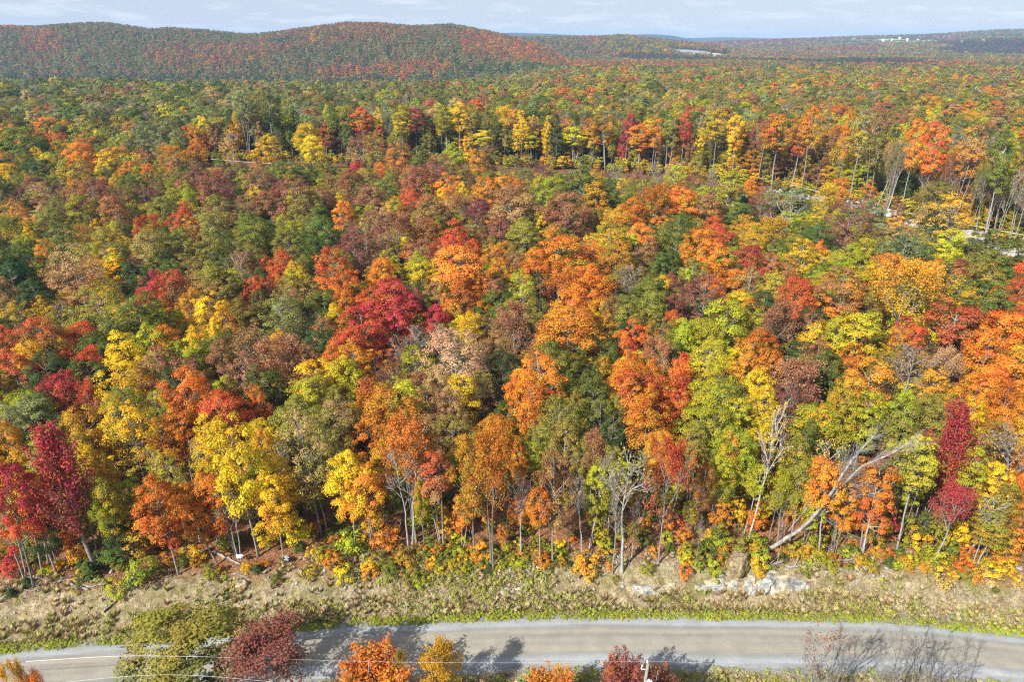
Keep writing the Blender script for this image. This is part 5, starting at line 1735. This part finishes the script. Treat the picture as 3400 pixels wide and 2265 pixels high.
# ---------------------------------------------------------------- utility pole and overhead cables on the near roadside
def roadside_pole():
    top = at(2152, 2203, 43.2)
    g = gz(top[0], 43.2)
    root = empty('utility_pole', (top[0] - 0.35, 43.1, g))
    H = top[2] - g
    tb = Tubes(); tb.add(np.array([[-0.1, 0, -0.5], [0.15, 0.03, H * 0.5], [0.35, 0.1, H]]), np.array([.17, .15, .125]), 12)
    obj('pole', tb.mesh('pole', M_WOODPOLE), root)
    t2 = Tubes(); t2.add(np.array([[0.33, 0.1, H], [0.28, 0.12, H + 0.12], [0.26, 0.12, H + 0.30]]), np.array([.07, .10, .06]), 10)
    obj('top_insulator', t2.mesh('top_insulator', M_CERAMIC), root)
    t3 = Tubes(); t3.add(np.array([[0.3, 0.05, H - 0.75], [-0.2, 0.0, H - 0.62]]), np.array([.035, .035]), 6)
    obj('bracket', t3.mesh('bracket', M_STEEL), root)
    t4 = Tubes(); t4.add(np.array([[-0.2, 0, H - 0.7], [-0.22, 0, H - 0.55], [-0.2, 0, H - 0.40], [-0.16, 0, H - 0.12]]), np.array([.04, .06, .035, .045]), 10)
    obj('side_insulator', t4.mesh('side_insulator', M_CERAMIC), root)
    t5 = Tubes(); t5.add(np.array([[0.55, -0.35, H - 2.6], [0.55, -0.35, H - 2.55], [0.55, -0.35, H - 1.75], [0.55, -0.35, H - 1.68]]), np.array([.20, .27, .27, .18]), 16)
    tr = obj('transformer', t5.mesh('transformer', M_STEEL), root)
    t6 = Tubes(); t6.add(np.array([[0.5, -0.35, H - 1.7], [0.47, -0.35, H - 1.45]]), np.array([.06, .04]), 8)
    obj('bushing', t6.mesh('bushing', M_CERAMIC), tr)
    tag(root, 'wooden utility pole with white insulators at the bottom road edge', 'utility pole')
    return top


ptop = roadside_pole()


def cable(name, px, Y, r, lab, mat):
    q = np.array([at(a, b_, Y if np.isscalar(Y) else Y[i]) for i, (a, b_) in enumerate(px)])
    d = np.concatenate([[0], np.cumsum(np.linalg.norm(np.diff(q, axis=0), axis=1))])
    uu = np.linspace(0, d[-1], 60)
    Q = np.stack([np.interp(uu, d, q[:, k]) for k in range(3)], 1)
    for _ in range(6):
        Q[1:-1] = (Q[:-2] + 2 * Q[1:-1] + Q[2:]) / 4
    tb = Tubes(); tb.add(Q, r, 6)
    tag(obj(name, tb.mesh(name, mat)), lab, 'cable')


cable('overhead_cable', [(-500, 2238), (-60, 2208), (200, 2191), (390, 2178), (640, 2181), (880, 2189), (1310, 2201), (1700, 2203), (2050, 2199), (2148, 2197)], 43.25, np.interp(np.linspace(0, 1, 60), [0, 0.33, 0.5, 1], [.024, .016, .006, .005]), 'bright upper cable over the road, running left from the pole', M_CABLE)  # left end drawn thicker to carry the bright sun glint along it
cable('overhead_cable', [(2152, 2197), (2340, 2203), (2500, 2218), (2640, 2240), (2900, 2300)], 43.25, 0.006, 'pale cable running right from the pole', M_CABLE)
cable('overhead_cable', [(-300, 2312), (150, 2274), (380, 2250), (560, 2240), (700, 2247), (1000, 2275), (1400, 2300)], 42.9, 0.010, 'lower cable crossing the lower left corner', M_CABLE)

# far cables and the pole at the clearing
hc = hit(2200 + 845 / 1.96, 560 + 155 / 1.96)


def far_pole(px, py, ty, lab, gear):
    b = hit(px, py)
    top = at(px + 1, ty, b[1])
    root = empty('utility_pole', b)
    H = top[2] - b[2]
    tb = Tubes(); tb.add(np.array([[0, 0, -0.4], [0, 0, H * 0.5], [0.1, 0, H]]), np.array([.24, .21, .18]), 8)
    obj('pole', tb.mesh('pole', M_WOODPOLE), root)
    if gear:
        t2 = Tubes(); t2.add(np.array([[0.8, -0.3, H * 0.12], [0.8, -0.3, H * 0.32], [0.75, -0.3, H * 0.42]]), np.array([.45, .5, .3]), 10)
        obj('cabinet', t2.mesh('cabinet', M_WHITE), root)
    tag(root, lab, 'utility pole')


far_pole(2200 + 838 / 1.96, 560 + 160 / 1.96, 560 + 92 / 1.96, 'short pale pole with white box at the far clearing', True)
far_pole(2200 + 2262 / 1.96, 560 + 452 / 1.96, 560 + 412 / 1.96, 'leaning pale pole by the rocks at the right edge', False)
cpx = [(2200 + a / 1.96, 560 + b_ / 1.96) for a, b_ in ((845, 106), (1000, 145), (1240, 212), (1430, 255), (1680, 302), (2030, 373), (2180, 402), (2352, 430), (2600, 470))]
cY = [hit(a, b_, 6.0)[1] for a, b_ in cpx]
cY = list(np.interp(np.arange(len(cY)), [0, len(cY) - 1], [cY[0], cY[-1]]) * 0.5 + 0.5 * np.array(cY))
cable('overhead_cable', cpx, cY, 0.055, 'pale cable along the far stony clearing', M_CABLE2)
lp = [(700, 528), (745, 531), (800, 536), (875, 541), (905, 543)]
cable('overhead_cable', lp, [hit(a, b_, 9.0)[1] - 14 for a, b_ in lp], 0.05, 'pale cable glimpsed across the far left treeline', M_CABLE2)

# boulders of the far clearing
for k, (px, py, w, lab) in enumerate([(690, 150, 30, 'white boulder left of the short pale pole at the clearing'), (1240, 215, 80, 'pale rock under the orange shrub in the far clearing'), (1300, 235, 75, 'cream rock slab in the middle of the far clearing'),
                                      (1290, 195, 60, 'dark rubble heap behind the cream slab in the clearing'), (1480, 310, 90, 'blue-white rock left of the maroon bush'), (1630, 400, 100, 'blue-white rock right of the maroon bush'), (1560, 440, 60, 'white rock below the maroon bush'),
                                      (2000, 480, 150, 'biggest white rock face at the clearing near the pale yellow tree'), (1940, 510, 110, 'blue-grey slab left of the biggest white rock face'), (2110, 445, 60, 'white rock above the biggest white rock face'), (1930, 380, 70, 'grey rock showing inside the pale yellow tree'),
                                      (2210, 500, 36, 'small white boulder at the far right rocks'), (2270, 548, 52, 'round white boulder among the right edge rocks'), (2335, 575, 60, 'white boulder at the very right edge'), (2250, 515, 34, 'topmost white boulder of the right edge rocks'), (2180, 470, 36, 'white boulder near the leaning pole'),
                                      (920, 250, 50, 'pale rock below the pale sparse tree at the clearing'), (1560, 650, 60, 'grey rock under the broad sage green tree')]):
    px, py, w = 2200 + px / 1.96, 560 + py / 1.96, w / 1.96
    b = hit(px, py)
    W = w * project(b)[2] / FPX
    o = obj('boulder', rock_mesh('boulder', 620 + k, 3, 10, 0.06, M_STONE if k != 3 else M_ROCK), None, (b[0], b[1], b[2] + 0.15 * W))
    o.scale = (0.6 * W, 0.6 * W, 0.42 * W); o.rotation_euler = (0.2 * R.normal(), 0.2 * R.normal(), R.random() * 6)
    tag(o, lab, 'boulder', 'rocks of the far clearing')
# bare stony ground along the far clearing
cs = np.linspace(6.2, 12.8, 90); co = np.linspace(-8.0, 3.0, 16)
PV = []
for i_ in cs:
    j = int(i_); f = i_ - j
    c = CLEAR[j] * (1 - f) + CLEAR[min(j + 1, len(CLEAR) - 1)] * f
    tg = unit(CLEAR[min(j + 1, len(CLEAR) - 1)] - CLEAR[j]); nr = np.array([-tg[1], tg[0]])
    if nr[1] < 0: nr = -nr
    for o_ in co:
        PV.append(c + nr * (o_ * (0.75 + 0.35 * math.sin(i_ * 5.1) * math.sin(i_ * 2.3))))
PV = np.array(PV)
PZ = ground(PV[:, 0], PV[:, 1]) + 0.25 + 0.22 * wob(PV[:, 0], PV[:, 1], 1.5) + 0.15 * R.normal(size=len(PV))
M_STONY = simple('stony_ground', lambda t: ramp(t, noise(t, objc(t), 0.8, 6, 0.7), [(0.38, (0.08, 0.07, 0.045)), (0.52, (0.15, 0.135, 0.11)), (0.63, (0.25, 0.25, 0.245)), (0.75, (0.36, 0.36, 0.35))]), 0.9, (2.0, 0.9, 0.3))
tag(obj('stony_ground', mesh_from('stony_ground', np.concatenate([PV, PZ[:, None]], 1), [grid_faces(len(cs), len(co))[:, ::-1]], [M_STONY])), 'bare pale stony strip of the far clearing', None, None, 'structure')
rp = []
for k in range(1300):
    i = 6 + R.random() * 6.5
    j = int(i); f = i - j
    c = CLEAR[j] * (1 - f) + CLEAR[j + 1] * f + R.normal(size=2) * np.array([2.5, 3.0])
    rp.append(c)
rp = np.array(rp); n = len(rp); s = 0.22 + 0.75 * R.random(n) ** 2.5
one = np.ones((n, 3)) * 0.3
scatter('clearing_rubble', st_forms, np.stack([rp[:, 0], rp[:, 1], ground(rp[:, 0], rp[:, 1]) + 0.05], 1), R.integers(6, size=n), np.stack([s * 1.2, s, s * 0.7], 1), R.random((n, 3)) * 6.28, one, one, (0.3, 0.3, 0.3), 'pale rubble along the far clearing', 'stones')

# ---------------------------------------------------------------- far countryside: fields, farmhouses, quarry, gravel pit
def patch(name, px, py, wx, wy, lift, mat, lab, kind='structure', cat=None):
    c = hit_far(px, py)
    n = 14
    u = np.linspace(-1, 1, n)
    X, Y = np.meshgrid(c[0] + u * wx / 2, c[1] + u * wy / 2, indexing='ij')
    rr = 1 + 0.25 * wob(X, Y, wx * 0.3)
    X = c[0] + (X - c[0]) * rr
    Z = ground(X, Y) + lift
    me = mesh_from(name, np.stack([X, Y, Z], -1).reshape(-1, 3), [grid_faces(n, n)[:, ::-1]], [mat], smooth_shade=True)
    tag(obj(name, me), lab, cat, None, kind)


patch('meadow', 2905, 131, 300, 170, 1.5, M_FIELD, 'pale green farm field on the far ridge')
patch('meadow', 2660, 139, 380, 150, 1.5, M_FIELD, 'pale green field strip far off')
patch('meadow', 3020, 140, 340, 190, 1.5, M_FIELD, 'green field below the far farmhouses')
patch('meadow', 2780, 145, 240, 110, 1.5, M_FIELD, 'small green field among the far woods')
patch('quarry', 2300, 176, 140, 140, 1.5, M_QUARRY, 'grey quarry face on the wooded hill')
patch('gravel_pit', 2392, 184, 70, 110, 1.5, M_PIT, 'white gravel pit beside the quarry')
patch('clearing', 2104, 217, 62, 60, 1.5, M_PIT, 'pale clearing at the foot of the wooded hill')
for k, (px, py, w) in enumerate(HOUSES):
    b = hit_far(px, py, 9)
    W = max(10, w * project(b)[2] / FPX)
    root = empty('farmhouse', (b[0], b[1] - 10, b[2] + 6))
    h = W * 0.38
    boxes('wall', [(0, 0, h * 0.5 - 6, W, W * 0.6, h + 12)], M_WHITE, root)
    v = np.array([[-W * .54, -W * .34, h], [W * .54, -W * .34, h], [W * .54, W * .34, h], [-W * .54, W * .34, h], [-W * .54, 0, h * 1.75], [W * .54, 0, h * 1.75]])
    obj('roof', mesh_from('roof', v, [np.array([[0, 1, 5, 4], [2, 3, 4, 5]]), np.array([[3, 0, 4], [1, 2, 5]])], [M_ROOF]), root)
    tag(root, ('leftmost', 'second', 'third', 'fourth', 'fifth', 'sixth', 'seventh', 'eighth', 'ninth', 'tenth', 'eleventh', 'twelfth', 'rightmost')[k] + ' white farmhouse from the left on the far right ridge', 'house', 'white farmhouses on the far ridge')
# ---------------------------------------------------------------- labels that single each plant and stone out
LMS = []
for T in TREES:
    if T['lm'] and 'obj' in T:
        s = T['lm'].lstrip('!')
        T['obj']['label'] = s
        if not T['lm'].startswith('!'):
            LMS.append((s, T['px'], T['py']))
FEAT = [('white sign', 797, 1850), ('navy sign', 952, 1856), ('earth mound', 2469, 1910), ('biggest outcrop rock face', 2555, 1945), ('round grey boulder', 799, 1943),
        ('fallen birch foot', 2549, 1831), ('long curved log', 2750, 1866), ('thick pale log at left', 261, 1951), ('orange forked tree foot', 1636, 1898), ('twin-stemmed tree foot', 2064, 1903), ('amber slender tree foot', 1791, 1889),
        ('leaning red tree foot', 114, 1954), ('crimson spiky tree foot', 321, 1898), ('dark crimson tree foot', 3103, 1871)]
ORD = ['nearest', 'second', 'third', 'fourth', 'fifth', 'sixth', 'seventh', 'eighth', 'ninth', 'tenth', 'eleventh', 'twelfth']
USED = set()


def direction(x, y, lx, ly):
    dx_, dy_ = x - lx, y - ly
    if abs(dx_) > abs(dy_) * 1.1:
        return 'left of' if dx_ < 0 else 'right of'
    return 'behind' if dy_ < 0 else 'in front of'


def label_all(items, marks, maxr=12):
    by = {}
    for it in items:
        by.setdefault(it['words'], []).append(it)
    for it in items:
        best = None
        for nm, lx, ly in marks:
            if abs(it['px'] - lx) + abs(it['py'] - ly) < 1: continue
            d = direction(it['px'], it['py'], lx, ly)
            r0 = math.hypot(it['px'] - lx, it['py'] - ly)
            rank = sum(1 for o in by[it['words']] if o is not it and direction(o['px'], o['py'], lx, ly) == d and math.hypot(o['px'] - lx, o['py'] - ly) < r0)
            if rank >= maxr: continue
            lab = ('only' if False else ORD[rank]) + ' ' + it['words'] + ' ' + d + ' the ' + nm
            if len(lab.split()) > 16 or lab in USED: continue
            sc = rank * 160 + r0
            if best is None or sc < best[0]:
                best = (sc, lab)
        lab = best[1] if best else it['words'] + ' in the forest'
        USED.add(lab)
        it['obj']['label'] = lab


items = []
for T in TREES:
    if 'obj' in T and not T['lm']:
        T['words'] = colour_words(T['code']) + ' ' + KWORD[T['kind']]
        items.append(T)
label_all(items, LMS)
for T in BUSHES:
    T['words'] = 'young green fir' if T['kind'] == 'f' else colour_words(T['code']) + ' shrub'
label_all(BUSHES, FEAT)
label_all(ROCKS, FEAT)

# ---------------------------------------------------------------- air
HAZE_D = 9.5e-5
HAZE = True
if HAZE:
    m, t = newmat('air')
    out = nd(t, 'ShaderNodeOutputMaterial')
    v = nd(t, 'ShaderNodeVolumePrincipled')
    v.inputs['Color'].default_value = (0.42, 0.66, 1.0, 1)
    v.inputs['Density'].default_value = HAZE_D
    v.inputs['Anisotropy'].default_value = 0.0
    L(t, v.outputs[0], out.inputs['Volume'])
    zlo = float(min(GZ.min(), BZ.min())) - 1.0
    zhi = float(max(GZ.max() + 24, CAMZ + 4))
    V, F = box(0, 5400, (zlo + zhi) / 2, 24000, 11400, zhi - zlo)
    o = obj('haze', mesh_from('haze', V, [F], [m]))
    tag(o, 'thin blue autumn haze over the valley', None, None, 'stuff')
